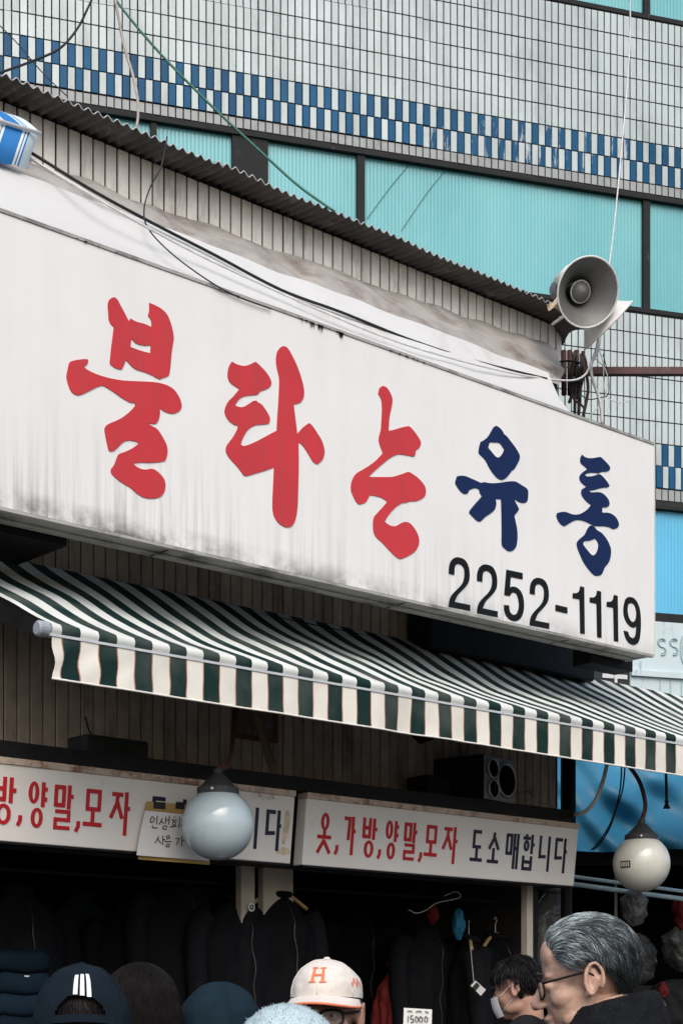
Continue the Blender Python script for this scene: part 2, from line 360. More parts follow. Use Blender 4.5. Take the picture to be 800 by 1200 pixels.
def glyph(mb, contours, mapf, t0, t1):
    """flat letter with a little thickness; contours = [outline, holes...] of 2D points; mapf(x, y, t)"""
    flat = [p for c in contours for p in c]
    tris = tessellate_polygon([[Vector((p[0], p[1], 0)) for p in c] for c in contours])
    n = len(flat); vs = [mapf(p[0], p[1], t1) for p in flat] + [mapf(p[0], p[1], t0) for p in flat]
    fs = [tuple(t) for t in tris]; b = 0
    for c in contours:
        k = len(c); fs += [(b + i, b + (i + 1) % k, n + b + (i + 1) % k, n + b + i) for i in range(k)]; b += k
    mb.add(vs, fs)
# ================================================================ ground
def ground_fn(a, b): return Vector((-60 + 120 * a, -60 + 120 * b, 0))
b = MB(); b.grid(ground_fn, 24, 24); tag(b.build('ground', M['asphalt']), kind='structure')

# ================================================================ tiled office building behind
tb = thing('tiled_building', W2(3.5, 0, 0), 'tall building clad in pale grey tiles with a blue checker band and turquoise windows', 'building')
A0, A1 = AZ(-170, 0)[0], AZ(1010, 0)[0]
def wallbox(name, z0, z1, m=M['grout'], a0=A0, a1=A1, b0=-.6, b1=0.0): return part(name, m, tb, W2, a0, a1, b0, b1, z0, z1)
wallbox('wall', 9.735, 11.50); wallbox('wall', 6.66, 8.566); wallbox('wall', 12.7, 16.0); wallbox('wall', 0, 5.50)
wallbox('core', 0, 16.0, M['wall_dark'], A0 + .01, A1 - .01, -6.0, -.62)
# tiles
PW = .0705; GAP = .0125
rows = [(9.756, 9.858, 's', 0)] + [(9.858, 10.062, 'b', 1), (10.062, 10.266, 'b', 0)]
z = 10.266
while z < 11.45: rows.append((z, min(z + .204, 11.496), 'w', 0)); z += .204
rows += [(8.355, 8.55, 'w', 0), (8.14, 8.355, 'w', 0), (7.925, 8.14, 'w', 0), (7.71, 7.925, 'w', 0), (7.495, 7.71, 'w', 0), (7.275, 7.495, 'w', 0),
         (7.054, 7.275, 'b', 0), (6.829, 7.054, 'b', 1), (6.709, 6.829, 's', 0)]
tile_mesh = {}
def get_tile(h, mk):
    k = (round(h, 3), mk)
    if k not in tile_mesh:
        b = MB(); hw = (PW - GAP) / 2; hh = (h - GAP) / 2
        b.box(world, -hw, hw, -.012, 0, -hh, hh); tile_mesh[k] = mesh_of('tile', b.v, b.f, M[mk])
    return tile_mesh[k]
def proj(p): return 400 + FPX * p.x / p.y, HOR - FPX * (p.z - CZ) / p.y
tiles = []; ncol = int((A1 - A0) / PW)
for (z0, z1, kind, par) in rows:
    for i in range(ncol):
        a = A0 + (i + .5) * PW; zc = (z0 + z1) / 2
        mk = {'s': 'tile_short', 'w': 'tile_white'}.get(kind)
        c = W2(a, 0, zc); px, py = proj(c)
        if kind == 'b':
            mk = 'tile_blue' if (i + par) % 2 == 0 else 'tile_white'
            if mk == 'tile_blue' and (505 < px < 740) and random.random() < .6: mk = 'tile_blue_worn'
        seen = 0 < px < 800 and 0 < py < 1200 and not (py > 92 + .42 * px - 6 and px < 690) and not (px < 768 and py > 480)
        tiles.append((seen, (z1 - z0) / c.y ** 2, a, zc, z1 - z0, mk))
vis = sorted([t for t in tiles if t[0]], key=lambda t: -t[1])[:300]
vset = set(id(t) for t in vis)
rest = {}
for t in tiles:
    jx = random.uniform(-.0008, .0008); jb = random.uniform(.006, .0085)
    if id(t) in vset:
        place('tile', get_tile(t[4], t[5]), W2(t[2] + jx, jb, t[3]), tb, ROT2)
    else:
        bb = rest.setdefault('x', MB()); bb.cur = ('tile_white', 'tile_short', 'tile_blue', 'tile_blue_worn').index(t[5])
        hw = (PW - GAP) / 2; hh = (t[4] - GAP) / 2
        bb.box(W2, t[2] + jx - hw, t[2] + jx + hw, jb - .012, jb, t[3] - hh, t[3] + hh)
tag(rest['x'].build('tiles', [M['tile_white'], M['tile_short'], M['tile_blue'], M['tile_blue_worn']], tb), kind='stuff')
# windows with ribbed panes
def pane(a0, a1, z0, z1, m, b0=-.055, pitch=.036, amp=.0017, name='pane', parent=tb):
    n = max(2, int((a1 - a0) / pitch)); q = MB()
    prof = []
    for i in range(n):
        for fx, fy in ((0, 0), (.22, .55), (.5, 1), (.78, .55)): prof.append((a0 + (a1 - a0) * (i + fx) / n, fy))
    prof.append((a1, 0)); L = len(prof)
    vs = [W2(a, b0 + amp * y, zz) for zz in (z0, z1) for a, y in prof] + [W2(a0, b0 - .01, z0), W2(a1, b0 - .01, z0), W2(a1, b0 - .01, z1), W2(a0, b0 - .01, z1)]
    q.add(vs, [(i, i + 1, L + i + 1, L + i) for i in range(L - 1)] + [(2 * L, 2 * L + 3, 2 * L + 2, 2 * L + 1)])
    return q.build(name, m, parent, False)
def window_row(z0, z1, edges, m, sillh=.045):
    a_lo, a_hi = edges[0][0], edges[-1][1]
    fr = MB(); fr.box(W2, a_lo - .02, a_hi + .02, -.14, .006, z1 - .032, z1 - .001); f = fr.build('window_frame', M['frame_dark'], tb)
    q = MB(); q.box(W2, a_lo - .02, a_hi + .02, -.14, .012, z0 + .001, z0 + sillh); q.build('sill', M['frame_dark'], f)
    for (a0, a1) in edges:
        pane(a0, a1, z0 + sillh + .001, z1 - .033, m)
    for (x0, x1) in zip(edges, edges[1:]):
        q = MB(); q.box(W2, x0[1] + .001, x1[0] - .001, -.13, -.012, z0 + sillh + .001, z1 - .033); q.build('mullion', M['frame_dark'], f)
ax = lambda px: AZ(px, 200, -.055)[0]
window_row(8.566, 9.735, [(A0, ax(90)), (ax(97), ax(176)), (ax(183), ax(271)), (ax(313), ax(417)), (ax(426), ax(751)), (ax(759), A1)], M['pane_teal'])
window_row(11.50, 12.70, [(A0, ax(500)), (ax(508), ax(752)), (ax(759), A1)], M['pane_teal'])
window_row(5.50, 6.66, [(A0, ax(690)), (ax(700), ax(806)), (ax(812), A1)], M['pane_blue'], .085)
for k, (px, col) in enumerate(((283, 'wall_dark'), (301, 'frame_dark'))):
    part('jamb', M[col], tb, W2, ax(px) - .05, ax(px) + .05, -.2, -.02, 8.63, 9.66)
# painted pale panel below the blue window, its ledge and raised lettering
ap = lambda px: AZ(px, 760, .04)[0]
pp = part('panel', M['panel_pale'], tb, W2, ap(738), A1, .002, .04, 3.2, 5.49)
part('ledge', M['panel_pale'], pp, W2, ap(738), A1, .041, .075, 4.93, 4.985)
for px in (772, 784, 797):
    part('rib', M['panel_line'], pp, W2, ap(px), ap(px) + .012, .041, .046, 3.25, 4.92)
def raised(pts, r=.008):
    q = MB(); q.tube([W2(x, .045, zz) for x, zz in pts], r, 5); return q.build('raised_letter', M['panel_line'], pp, True)
def s_shape(ac, zc, wd, hg, k):
    out = []
    for i in range(22):
        t = i / 21
        th = R(60) + t * R(250) if t < .5 else None
        if t < .5: u_ = t / .5; ang = R(35) + u_ * R(215); out.append((ac + math.cos(ang) * wd, zc + hg * .5 + math.sin(ang) * hg * .48))
        else: u_ = (t - .5) / .5; ang = R(110) - u_ * R(215); out.append((ac + math.cos(ang) * wd, zc - hg * .5 + math.sin(ang) * hg * .48))
    return out
for px in (775, 789):
    ac, zc = AZ(px, 758, .045)
    raised(s_shape(ac, zc, .045, .085, 0)); raised(s_shape(ac, zc, .030, .066, 1), .004)
ac, zc = AZ(803, 761, .045)
raised([(ac + .06 * math.cos(i / 20 * 2 * math.pi), zc + .16 * math.sin(i / 20 * 2 * math.pi)) for i in range(21)])
raised([(ac + .035 * math.cos(i / 20 * 2 * math.pi), zc + .12 * math.sin(i / 20 * 2 * math.pi)) for i in range(21)], .004)
# dark shop window left of the panel with white bars
dw = part('window', mat('dark_glass', (.015, .018, .02), .1, .2, 3), tb, W2, ap(640), ap(737), .002, .03, 4.2, 5.49)
for y0, y1, x0, x1 in ((776, 781, 695, 733), (783, 786, 695, 718), (790, 795, 705, 734)):
    part('bar', M['alu'], dw, W2, ap(x0), ap(x1), .031, .05, AZ(715, y1, .04)[1], AZ(715, y0, .04)[1])
wp = part('white_post', M['horn_white'], None, frame_at(PD(721, 1000, 14.0), 0), -.011, .011, -.011, .011, -PD(721, 1000, 14.0).z, PD(721, 770, 14.0).z - PD(721, 1000, 14.0).z)
tag(wp, 'thin white post rising behind the awning, right of the black box', 'post')

# ================================================================ the shop: building, cladding, roof
TW = -.8; SE = 7.66; SL = 2.4
shop = thing('shop_building', Wp(5.2, TW - 1.5, 0), 'old two storey shop clad in vertical cream tiles under a corrugated roof', 'building')
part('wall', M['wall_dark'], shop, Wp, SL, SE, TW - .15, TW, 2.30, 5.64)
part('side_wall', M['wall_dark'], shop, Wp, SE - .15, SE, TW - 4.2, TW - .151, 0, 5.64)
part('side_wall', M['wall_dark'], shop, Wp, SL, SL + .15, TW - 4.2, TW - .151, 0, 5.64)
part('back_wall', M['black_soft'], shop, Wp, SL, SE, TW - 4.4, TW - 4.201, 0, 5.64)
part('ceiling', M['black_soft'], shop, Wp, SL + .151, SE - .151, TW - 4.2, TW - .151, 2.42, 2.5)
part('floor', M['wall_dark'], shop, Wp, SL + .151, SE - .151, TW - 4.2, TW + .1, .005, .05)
PWID = .0672
pm_u = MB(); pm_u.box(world, -PWID / 2 + .0055, PWID / 2 - .0055, -.012, 0, -.1425, .1425); me_u = mesh_of('tile', pm_u.v, pm_u.f, M['cladding']); bev(me_u, .002)
pm_l = MB(); pm_l.box(world, -PWID / 2 + .0035, PWID / 2 - .0035, -.012, 0, -.66, .66); me_l = mesh_of('plank', pm_l.v, pm_l.f, M['cladding_shaded']); bev(me_l, .002)
i = 0; s = 3.02
while s + PWID / 2 < SE - .005:
    jb = random.uniform(.008, .012)
    if s > 3.4:
        place('tile', me_u, Wp(s, TW + jb, 5.4625), shop, ROT)
    place('plank', me_l, Wp(s, TW + jb, 3.31), shop, ROT)
    s += PWID; i += 1
part('corner_trim', M['cladding'], shop, Wp, SE - .03, SE + .012, TW + .001, TW + .022, 5.3, 5.61)
# shelf over the lower signs, dark ledge and clutter
part('ledge', M['black_metal'], shop, Wp, SL, SZ(668, 955, -.4)[0], TW + .013, TW + .42, 2.625, 2.69)
# corrugated eave
ez0 = lambda t: 5.628 + (t - TW) * (5.612 - 5.628) / .20
def eave(name, s0, s1, zoff=0.0):
    q = MB(); pitch = .0525; nsub = 8; n = int((s1 - s0) / pitch * nsub)
    tt = [TW - .1, TW + .02, TW + .11, TW + .20]
    for th in (0, -.004):
        vs = []
        for t in tt:
            for k in range(n + 1):
                sN = s0 + (s1 - s0) * k / n
                zz = ez0(t) + .0095 * math.cos(2 * math.pi * sN / pitch) + th + zoff + .012 * mnoise.noise(Vector((sN * 2.5, t * 2, 3)))
                vs.append(Wp(sN, t + .006 * mnoise.noise(Vector((sN * 9, 1, 2))) * (t > TW + .18), zz))
        W_ = n + 1
        q.add(vs, [(j * W_ + k, j * W_ + k + 1, (j + 1) * W_ + k + 1, (j + 1) * W_ + k) for j in range(len(tt) - 1) for k in range(n)])
    sh = q.build(name, M['roof'], shop, True); e = MB()
    e.tube([Wp(s0 + (s1 - s0) * k / n, tt[-1] + .002, ez0(tt[-1]) + .0095 * math.cos(2 * math.pi * (s0 + (s1 - s0) * k / n) / pitch) + .001 + zoff + .012 * mnoise.noise(Vector(((s0 + (s1 - s0) * k / n) * 2.5, tt[-1] * 2, 3)))) for k in range(n + 1)], .0028, 4); e.build('edge_glint', M['alu'], sh, True)  # added pale strip that paints the sky's glint along the eave edge
    return sh
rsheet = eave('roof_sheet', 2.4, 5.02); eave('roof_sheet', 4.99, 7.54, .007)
q = MB()      # sagging sheet end that is folded over the corner of the roof
def fold(u_, v_):
    s_ = 7.48 + .20 * u_; t_ = TW - .05 + .27 * v_
    return Wp(s_ + .02 * math.sin(v_ * 9), t_, ez0(t_) + .004 - .085 * u_ ** 2 - .03 * u_ * math.sin(v_ * 5 + 1) + .012 * mnoise.noise(Vector((u_ * 4, v_ * 6, 1))))
q.grid(fold, 8, 12); q.build('folded_sheet', M['roof'], rsheet, True)
# posts at the shop's corner
q = MB(); q.tube([Wp(SE + .045, TW + .03, 0), Wp(SE + .045, TW + .03, 3.44)], .035, 10); q.build('drain_pipe', M['black_metal'], shop, True)
s_, z_ = SZ(668, 900, -.45); part('corner_post', M['black_metal'], shop, Wp, s_ - .022, s_ + .022, -.48, -.43, 2.60, 3.32)

# ================================================================ big signboard
SB0, SB1, ZB, ZT = 2.55, 7.545, 3.534, 4.703
sign = thing('signboard', Wp(5, -.1, ZB), 'large white signboard with red and navy painted Korean letters and a phone number', 'sign')
part('panel', M['sign'], sign, Wp, SB0, SB1, -.02, 0, ZB + .0015, ZT - .012)
case = part('case', M['sign_metal'], sign, Wp, SB0 + .01, SB1 - .003, -.20, -.021, ZB, ZT)
part('bottom_trim', M['sign_metal'], case, Wp, SB0, SB1, -.024, .003, ZB - .013, ZB - .0005)
part('top_trim', M['sign_metal'], case, Wp, SB0, SB1, -.02, .005, ZT - .011, ZT + .003)
part('edge_trim', M['tarp_white'], case, Wp, SB1 - .001, SB1 + .008, -.20, .004, ZB - .006, ZT + .002)
for sc_ in (2.9, 4.3, 5.7, 6.9):
    part('underside_joint', M['black_metal'], case, Wp, sc_, sc_ + .006, -.19, -.03, ZB - .003, ZB + .002)
part('inner_rail', M['sign_metal'], case, Wp, SB0 + .02, SB1 - .02, -.13, -.115, ZB - .010, ZB - .001)
for sc_ in (3.5, 5.0, 6.3, 7.1):
    part('bracket', M['black_metal'], sign, Wp, sc_ - .02, sc_ + .02, TW + .02, -.201, ZT - .12, ZT - .07)
s_, z_ = SZ(12, 615, -.5); part('bracket', M['black_metal'], sign, Wp, 2.7, s_ + .1, -.60, -.21, ZB - .03, ZB + .02)
s_, z_ = SZ(718, 745, -.3); part('bracket', M['black_metal'], sign, Wp, s_ - .30, s_ + .06, -.34, -.21, ZB - .05, ZB + .04)
for px in (283, 410, 424, 527):
    s_, z_ = SZ(px, 560, 0); part('seam', M['sign_seam'] if 'sign_seam' in M else M['small_sign'], sign, Wp, s_, s_ + .0022, .0002, .0012, ZB + .02, ZT - .02)
def trace(region, scale, pts): return [(region[0] + x / scale, region[1] + y / scale) for x, y in pts]
def on_sign(px, py, t):
    s_, z_ = SZ(px, py, 0.0); return Wp(s_, t, z_)
LET = {}
r1 = ((70, 340), 800 / 150)
LET['b1'] = (r1, [[(300,90),(312,58),(338,44),(358,58),(378,95),(405,145),(430,195),(442,178),(460,190),(490,202),(530,212),(572,232),(572,200),(562,175),(550,160),(558,130),(558,80),(600,98),(640,122),(672,158),(695,215),(711,290),(705,345),(697,400),(690,480),(683,525),(670,540),(640,550),(625,558),(605,550),(570,530),(520,510),(480,498),(450,478),(430,455),(412,438),(400,470),(388,494),(370,495),(340,484),(312,460),(318,390),(328,310),(338,232),(318,212),(306,185),(303,140)],
    [(447,303),(440,355),(500,378),(565,395),(568,345),(525,346),(480,335),(460,318)]])
LET['b2'] = (r1, [[(42,540),(50,495),(60,455),(80,443),(130,434),(165,432),(178,437),(172,462),(160,473),(148,478),(170,497),(210,518),(260,537),(330,555),(400,566),(480,570),(560,574),(620,581),(675,598),(715,625),(745,670),(758,705),(760,730),(750,752),(725,768),(695,772),(665,764),(643,753),(625,738),(624,780),(615,815),(600,834),(575,836),(545,832),(575,850),(610,872),(645,925),(668,975),(672,1015),(665,1050),(655,1068),(620,1075),(560,1079),(500,1078),(455,1084),(480,1105),(510,1119),(540,1122),(570,1117),(600,1127),(640,1165),(657,1200),(658,1240),(645,1275),(615,1297),(570,1303),(520,1295),(480,1270),(440,1235),(400,1212),(350,1175),(322,1145),(320,1120),(335,1100),(345,1080),(358,1045),(370,1025),(410,1010),(460,985),(495,957),(470,945),(435,940),(405,945),(385,960),(360,985),(340,1003),(320,1008),(305,1000),(295,960),(281,890),(280,865),(292,845),(320,830),(360,813),(400,790),(440,757),(465,730),(472,715),(465,706),(440,703),(410,688),(370,662),(335,637),(300,615),(268,598),(235,605),(200,622),(155,645),(118,657),(90,650),(68,628),(52,590)]])
LET['ta'] = (((255, 400), 800 / 135), [[(98,142),(130,160),(180,172),(220,162),(260,142),(290,168),(330,210),(360,255),(371,290),(362,315),(330,335),(288,350),(284,362),(270,371),(220,376),(175,385),(140,410),(118,447),(145,456),(175,456),(210,438),(245,415),(270,413),(275,424),(300,436),(330,475),(358,525),(360,555),(350,573),(310,578),(265,582),(225,600),(195,632),(170,680),(157,718),(180,727),(230,712),(300,678),(370,640),(408,620),(412,540),(420,420),(426,265),(410,190),(403,130),(412,75),(435,42),(460,35),(485,50),(520,110),(560,200),(590,300),(598,360),(590,400),(570,425),(525,440),(535,520),(545,600),(550,645),(570,620),(600,590),(632,568),(655,588),(690,640),(720,690),(738,750),(737,790),(720,830),(690,853),(665,842),(640,805),(610,755),(580,715),(558,703),(560,800),(560,900),(556,1050),(552,1150),(540,1230),(520,1275),(490,1292),(450,1283),(410,1250),(385,1200),(379,1130),(384,1000),(390,875),(330,897),(260,918),(195,936),(175,925),(150,890),(120,855),(80,810),(57,770),(57,735),(75,705),(105,665),(130,620),(142,588),(105,575),(70,545),(48,500),(52,460),(75,415),(110,380),(150,332),(115,310),(80,280),(68,240),(72,195),(85,160)]])
LET['neun'] = (((400, 445), 800 / 110), [[(320,75),(345,54),(375,62),(405,100),(427,150),(430,190),(420,250),(405,320),(397,436),(440,428),(500,410),(565,397),(590,412),(630,460),(665,515),(672,545),(660,580),(630,605),(625,640),(610,656),(570,648),(520,640),(480,636),(430,655),(380,690),(320,740),(270,785),(233,822),(235,829),(320,830),(420,829),(480,815),(530,798),(565,786),(600,803),(650,840),(695,890),(714,935),(710,985),(680,1015),(630,1035),(570,1038),(550,1048),(520,1050),(480,1070),(430,1115),(390,1165),(365,1210),(390,1232),(425,1247),(460,1247),(500,1225),(540,1212),(580,1225),(620,1270),(650,1330),(658,1385),(645,1430),(615,1470),(560,1505),(505,1527),(480,1522),(450,1500),(400,1450),(340,1385),(290,1340),(270,1290),(266,1220),(275,1170),(300,1140),(345,1090),(387,1040),(365,1022),(330,1003),(280,990),(237,985),(220,1020),(195,1050),(145,1064),(115,1030),(90,975),(78,940),(82,880),(100,830),(130,795),(180,765),(240,728),(300,680),(350,625),(330,575),(315,520),(318,480),(332,430),(338,350),(342,250),(338,180),(322,140),(310,125)]])
r7 = ((525, 490), 788 / 105)
LET['yu1'] = (r7, [[(415,68),(440,80),(470,110),(487,142),(510,160),(545,205),(590,265),(618,315),(625,345),(612,385),(585,435),(570,455),(552,465),(535,490),(505,525),(480,541),(455,542),(425,525),(385,480),(350,425),(325,375),(290,335),(265,310),(266,270),(280,210),(310,195),(345,165),(375,115),(395,82)],
    [(362,213),(440,217),(460,235),(487,275),(478,305),(455,337),(430,348),(408,335),(375,295),(347,263),(353,230)]])
LET['yu2'] = (r7, [[(75,512),(110,507),(150,512),(200,533),(250,555),(285,570),(310,563),(340,570),(400,573),(460,567),(520,558),(560,556),(595,562),(640,590),(680,615),(697,640),(697,690),(690,730),(670,744),(640,745),(610,733),(575,710),(590,745),(610,785),(617,805),(600,830),(578,858),(585,900),(600,970),(604,1040),(598,1110),(580,1150),(550,1170),(520,1168),(490,1145),(467,1115),(466,1000),(464,850),(460,713),(430,712),(408,716),(418,745),(412,785),(395,815),(360,843),(320,870),(285,905),(268,912),(245,900),(215,872),(180,835),(185,815),(220,770),(265,720),(292,688),(275,660),(265,628),(240,616),(210,620),(175,637),(175,652),(160,665),(140,667),(115,655),(85,620),(60,580),(60,555)]])
r8 = ((640, 520), 712 / 95)
LET['tong1'] = (r8, [[(310,97),(325,112),(360,127),(410,126),(465,117),(490,135),(530,175),(556,210),(545,235),(515,246),(480,248),(448,260),(420,256),(380,255),(345,265),(330,277),(355,288),(400,285),(445,270),(465,270),(500,300),(535,345),(548,370),(535,383),(480,388),(420,405),(380,412),(372,420),(395,428),(455,425),(500,445),(535,485),(548,520),(545,545),(525,557),(485,560),(484,605),(540,608),(580,625),(610,655),(630,700),(625,730),(600,747),(575,749),(545,733),(500,725),(430,724),(405,717),(360,695),(310,675),(265,670),(225,682),(180,710),(150,725),(125,710),(100,680),(84,640),(90,610),(120,601),(165,600),(205,615),(245,624),(290,617),(340,590),(370,562),(387,537),(350,510),(315,470),(300,435),(310,400),(348,378),(310,350),(288,320),(286,290),(305,260),(355,222),(325,195),(297,170),(292,145),(297,115)]])
LET['tong2'] = (r8, [[(390,718),(412,727),(440,760),(480,785),(525,840),(555,905),(562,950),(555,1005),(540,1045),(505,1090),(490,1130),(470,1155),(440,1160),(410,1152),(370,1110),(320,1040),(280,950),(263,900),(265,865),(290,835),(330,800),(350,760),(370,728)],
    [(420,833),(435,848),(450,885),(447,925),(430,965),(405,983),(385,972),(350,930),(320,890),(315,872),(335,855),(380,850)]])
for keys, m, lab in ((('b1', 'b2'), 'red_vinyl', 'first red letter'), (('ta',), 'red_vinyl', 'second red letter'), (('neun',), 'red_vinyl', 'third red letter'), (('yu1', 'yu2'), 'navy_vinyl', 'navy letter over the phone number'), (('tong1', 'tong2'), 'navy_vinyl', 'last navy letter at the right')):
    q = MB()
    for k in keys:
        (reg, scl), cs = LET[k]
        glyph(q, [smooth_contour(trace(reg, scl, c)) for c in cs], on_sign, .0005, .0035)
    q.build('letter', M[m], sign)['label'] = lab
# phone number
rA = ((515, 640), 800 / 130); rB = ((640, 670), 800 / 130)
two = [(63,200),(65,150),(75,115),(95,90),(120,81),(155,87),(185,108),(205,150),(212,200),(208,250),(190,285),(160,318),(125,355),(105,402),(216,425),(216,467),(62,437),(66,400),(80,360),(105,330),(145,290),(165,260),(174,225),(175,185),(168,155),(150,135),(130,128),(112,135),(104,160),(102,208)]
five = [(478,170),(594,195),(594,240),(508,222),(503,300),(520,292),(550,298),(580,325),(598,370),(604,425),(598,480),(580,520),(555,538),(525,540),(495,525),(475,500),(462,465),(460,425),(496,428),(500,465),(512,487),(530,497),(550,490),(562,465),(568,425),(562,380),(550,345),(530,333),(515,338),(502,360),(462,352)]
one = [(240,105),(268,112),(272,450),(240,443),(235,200),(185,190),(187,155),(215,155),(232,140)]
nine = [[(590,183),(620,188),(650,220),(670,280),(676,350),(675,420),(668,480),(655,515),(630,527),(600,520),(575,495),(560,460),(553,425),(583,432),(595,465),(615,480),(630,475),(640,450),(644,395),(625,405),(600,395),(570,360),(553,310),(552,260),(562,210),(575,190)], [(605,226),(585,235),(580,275),(588,325),(605,355),(622,365),(638,345),(644,300),(636,255),(622,232)]]
def number(contours, reg, pxs=None):
    loc = [[SZ(x, y, 0) for x, y in smooth_contour(trace(reg[0], reg[1], c), 3, 40)] for c in contours]
    s_base = min(p[0] for p in loc[0])
    for x in (pxs or [None]):
        ds = 0 if x is None else SZ(x, 700, 0)[0] - s_base
        q = MB(); glyph(q, [[(a + ds, zz) for a, zz in c] for c in loc], lambda a, zz, t: Wp(a, t, zz), .0005, .0035); q.build('digit', M['black_vinyl'], sign)
number([two], rA, [515 + 62 / 6.154, 515 + 265 / 6.154, 515 + 645 / 6.154])
number([five], rA); number([[(62,238),(147,258),(147,302),(62,282)]], rB)
number([one], rB, [640 + x / 6.154 for x in (185, 308, 430)]); number(nine, rB)
# torn flakes along the sign's top edge
q = MB()
for i in range(60):
    px = random.choice((random.uniform(352, 402), random.uniform(352, 402), random.uniform(430, 500), random.uniform(0, 330)))
    s_ = SZ(px, 380, 0)[0]; w_ = random.uniform(.002, .011); h_ = random.uniform(.003, .040) ** 1.0 * random.random() * 1.3 * (1 if 352 < px < 402 else .35)
    zt = ZT - .008
    q.add([Wp(s_ - w_, .006, zt), Wp(s_ + w_, .0065, zt), Wp(s_ + w_ * random.uniform(-1, 1), .007, zt - h_)], [(0, 1, 2)])
tag(q.build('torn_edge', M['black_soft'], sign), kind='stuff')
# white sheet over the top of the sign + grey tarp strip up to the wall
cover = thing('sheet_cover', Wp(5, -.2, ZT), 'white sheeting sloping from the big sign back to the wall with grey tarpaulin above', 'sheet')
S_R = 6.905
def shc(u_, v_):
    s0 = SB0 + (S_R - SB0) * u_; s1 = SB0 + (7.03 - SB0) * u_; s_ = s0 + (s1 - s0) * v_
    t_ = -.004 - .31 * v_; z_ = ZT + .004 + .345 * v_ - .05 * math.sin(math.pi * v_) + (.014 * mnoise.noise(Vector((s_ * 1.7, v_ * 2, 0))) + .010 * mnoise.noise(Vector((s_ * 4 + v_ * 3, v_ * 3, 7)))) * v_ ** .5
    return Wp(s_, t_, z_)
q = MB(); q.grid(shc, 160, 14); q.build('white_sheet', M['tarp_white'], cover, True)
def shr(u_, v_):   # its closed right end
    p = shc(1, v_); zlo = ZT + .002; return Vector((p.x, p.y, zlo + (p.z - zlo) * (1 - u_))) 
q = MB(); q.grid(shr, 3, 10); q.build('sheet_end', M['tarp_white'], cover, True)
def tpc(u_, v_):
    s_ = 2.6 + (7.02 + .60 * v_ ** .55 - 2.6) * u_; wr = mnoise.noise(Vector((s_ * 3.2, v_ * 1.5, 4))) + .6 * mnoise.noise(Vector((s_ * 8, v_ * 3.5, 9)))
    t_ = -.30 - .47 * v_ ** .8 + .042 * wr * math.sin(math.pi * v_); zt = 5.385 + .085 * max(0, (s_ - 4.2) / 3.4) + .012 * mnoise.noise(Vector((s_ * 4, 0, 1)))
    return Wp(s_ + .03 * wr * (1 - v_), t_, 5.00 + .02 * wr + (zt - 5.0) * v_ ** 1.1 + .03 * math.sin(math.pi * v_))
q = MB(); q.grid(tpc, 150, 14); q.build('grey_tarpaulin', M['tarp_grey'], cover, True)

# ================================================================ awning
aw = thing('awning', Wp(6.5, -.3, 3.0), 'green and white striped fabric awning sloping out over the shop front', 'awning')
AS0, AS1, ZW, ZF, TF = 3.50, 9.6, 3.575, 3.035, .29
def fab(s_, v_):
    t_ = TW + .03 + (TF - TW - .03) * v_; z_ = ZW + (ZF - ZW) * v_
    sag = -.035 * math.sin(math.pi * v_) + (.030 * mnoise.noise(Vector((s_ * 1.1 + v_ * .8, v_ * 1.2, 2))) + .010 * mnoise.noise(Vector((s_ * 3 + 4 * v_, v_, 6)))) * math.sin(math.pi * min(1, v_ * 1.05)) 
    sag += .030 * math.sin(3.0 * s_ + 5 * v_) * max(0, 1 - v_ * 1.6) * (1 if s_ < 8 else .3) * v_ ** .4
    return Wp(s_ + .02 * mnoise.noise(Vector((s_, v_ * 2, 5))) * math.sin(math.pi * v_), t_, z_ + sag)
q = MB(); uv = []; nu, nv = 160, 22
for j in range(nv + 1):
    for i in range(nu + 1):
        s_ = AS0 + (AS1 - AS0) * i / nu; uv.append((s_ - 3.543 + .169 * 10, j / nv))
q.grid(lambda a, b_: fab(AS0 + (AS1 - AS0) * a, b_), nu, nv)
base = len(q.v)
def roll(a, b_):     # fabric turning over the front bar
    s_ = AS0 + (AS1 - AS0) * a; th = R(62) - b_ * R(110); return Wp(s_, TF + .026 * math.cos(th) - .012, ZF - .0225 + .026 * math.sin(th))
for j in range(7):
    for i in range(nu + 1): uv.append((AS0 + (AS1 - AS0) * i / nu - 3.543 + .169 * 10, 1))
q.grid(roll, nu, 6)
fo = q.build('canopy', M['awning'], aw, True, uv=uv)
bar = part('front_bar', M['alu'], aw, Wp, AS0 - .01, AS1, TF - .03, TF + .016, ZF - .052, ZF - .042)
q = MB(); q.lathe([(0, 0), (.024, 0), (.031, .008), (.031, .045), (.025, .055), (0, .055)], Wp(AS0 - .055, TF - .012, ZF - .025), U, 18); q.build('end_cap', M['grey_plastic'], aw, False)
def val(u_, v_):
    s_ = AS0 + (AS1 - AS0) * u_; k = max(0, 1 - (s_ - AS0) / .7)
    return Wp(s_ + (.0035 + .016 * k) * math.sin(s_ * 21 + v_ * 4.5 + 2 * math.sin(s_ * 3.7)) * v_ * math.sin(math.pi * v_ * .9 + .2), TF + .012 + .02 * v_ * mnoise.noise(Vector((s_ * 4, 1, 1))) + .02 * k * math.sin(6 * v_ + 30 * s_) * v_ * (1 - v_), ZF - .053 - .160 * v_)
q = MB(); nu2, nv2 = 300, 8; q.grid(val, nu2, nv2)
uv2 = [(AS0 + (AS1 - AS0) * i / nu2 - 3.543 + .169 * 10, j / nv2) for j in range(nv2 + 1) for i in range(nu2 + 1)]
va = q.build('valance', M['valance'], aw, True, uv=uv2)
q = MB(); q.tube([val(i / 60, 1.0) for i in range(61)], .0045, 5); q.build('hem', M['small_sign'], va, True)
for s_ in (5.9, 9.3):
    q = MB(); q.tube([Wp(s_, TW + .05, ZW - .22), Wp(s_ + .15, TW + .5, ZF - .10), Wp(s_ + .02, TF - .03, ZF - .07)], .018, 8); q.build('folding_arm', M['black_metal'], aw, True)
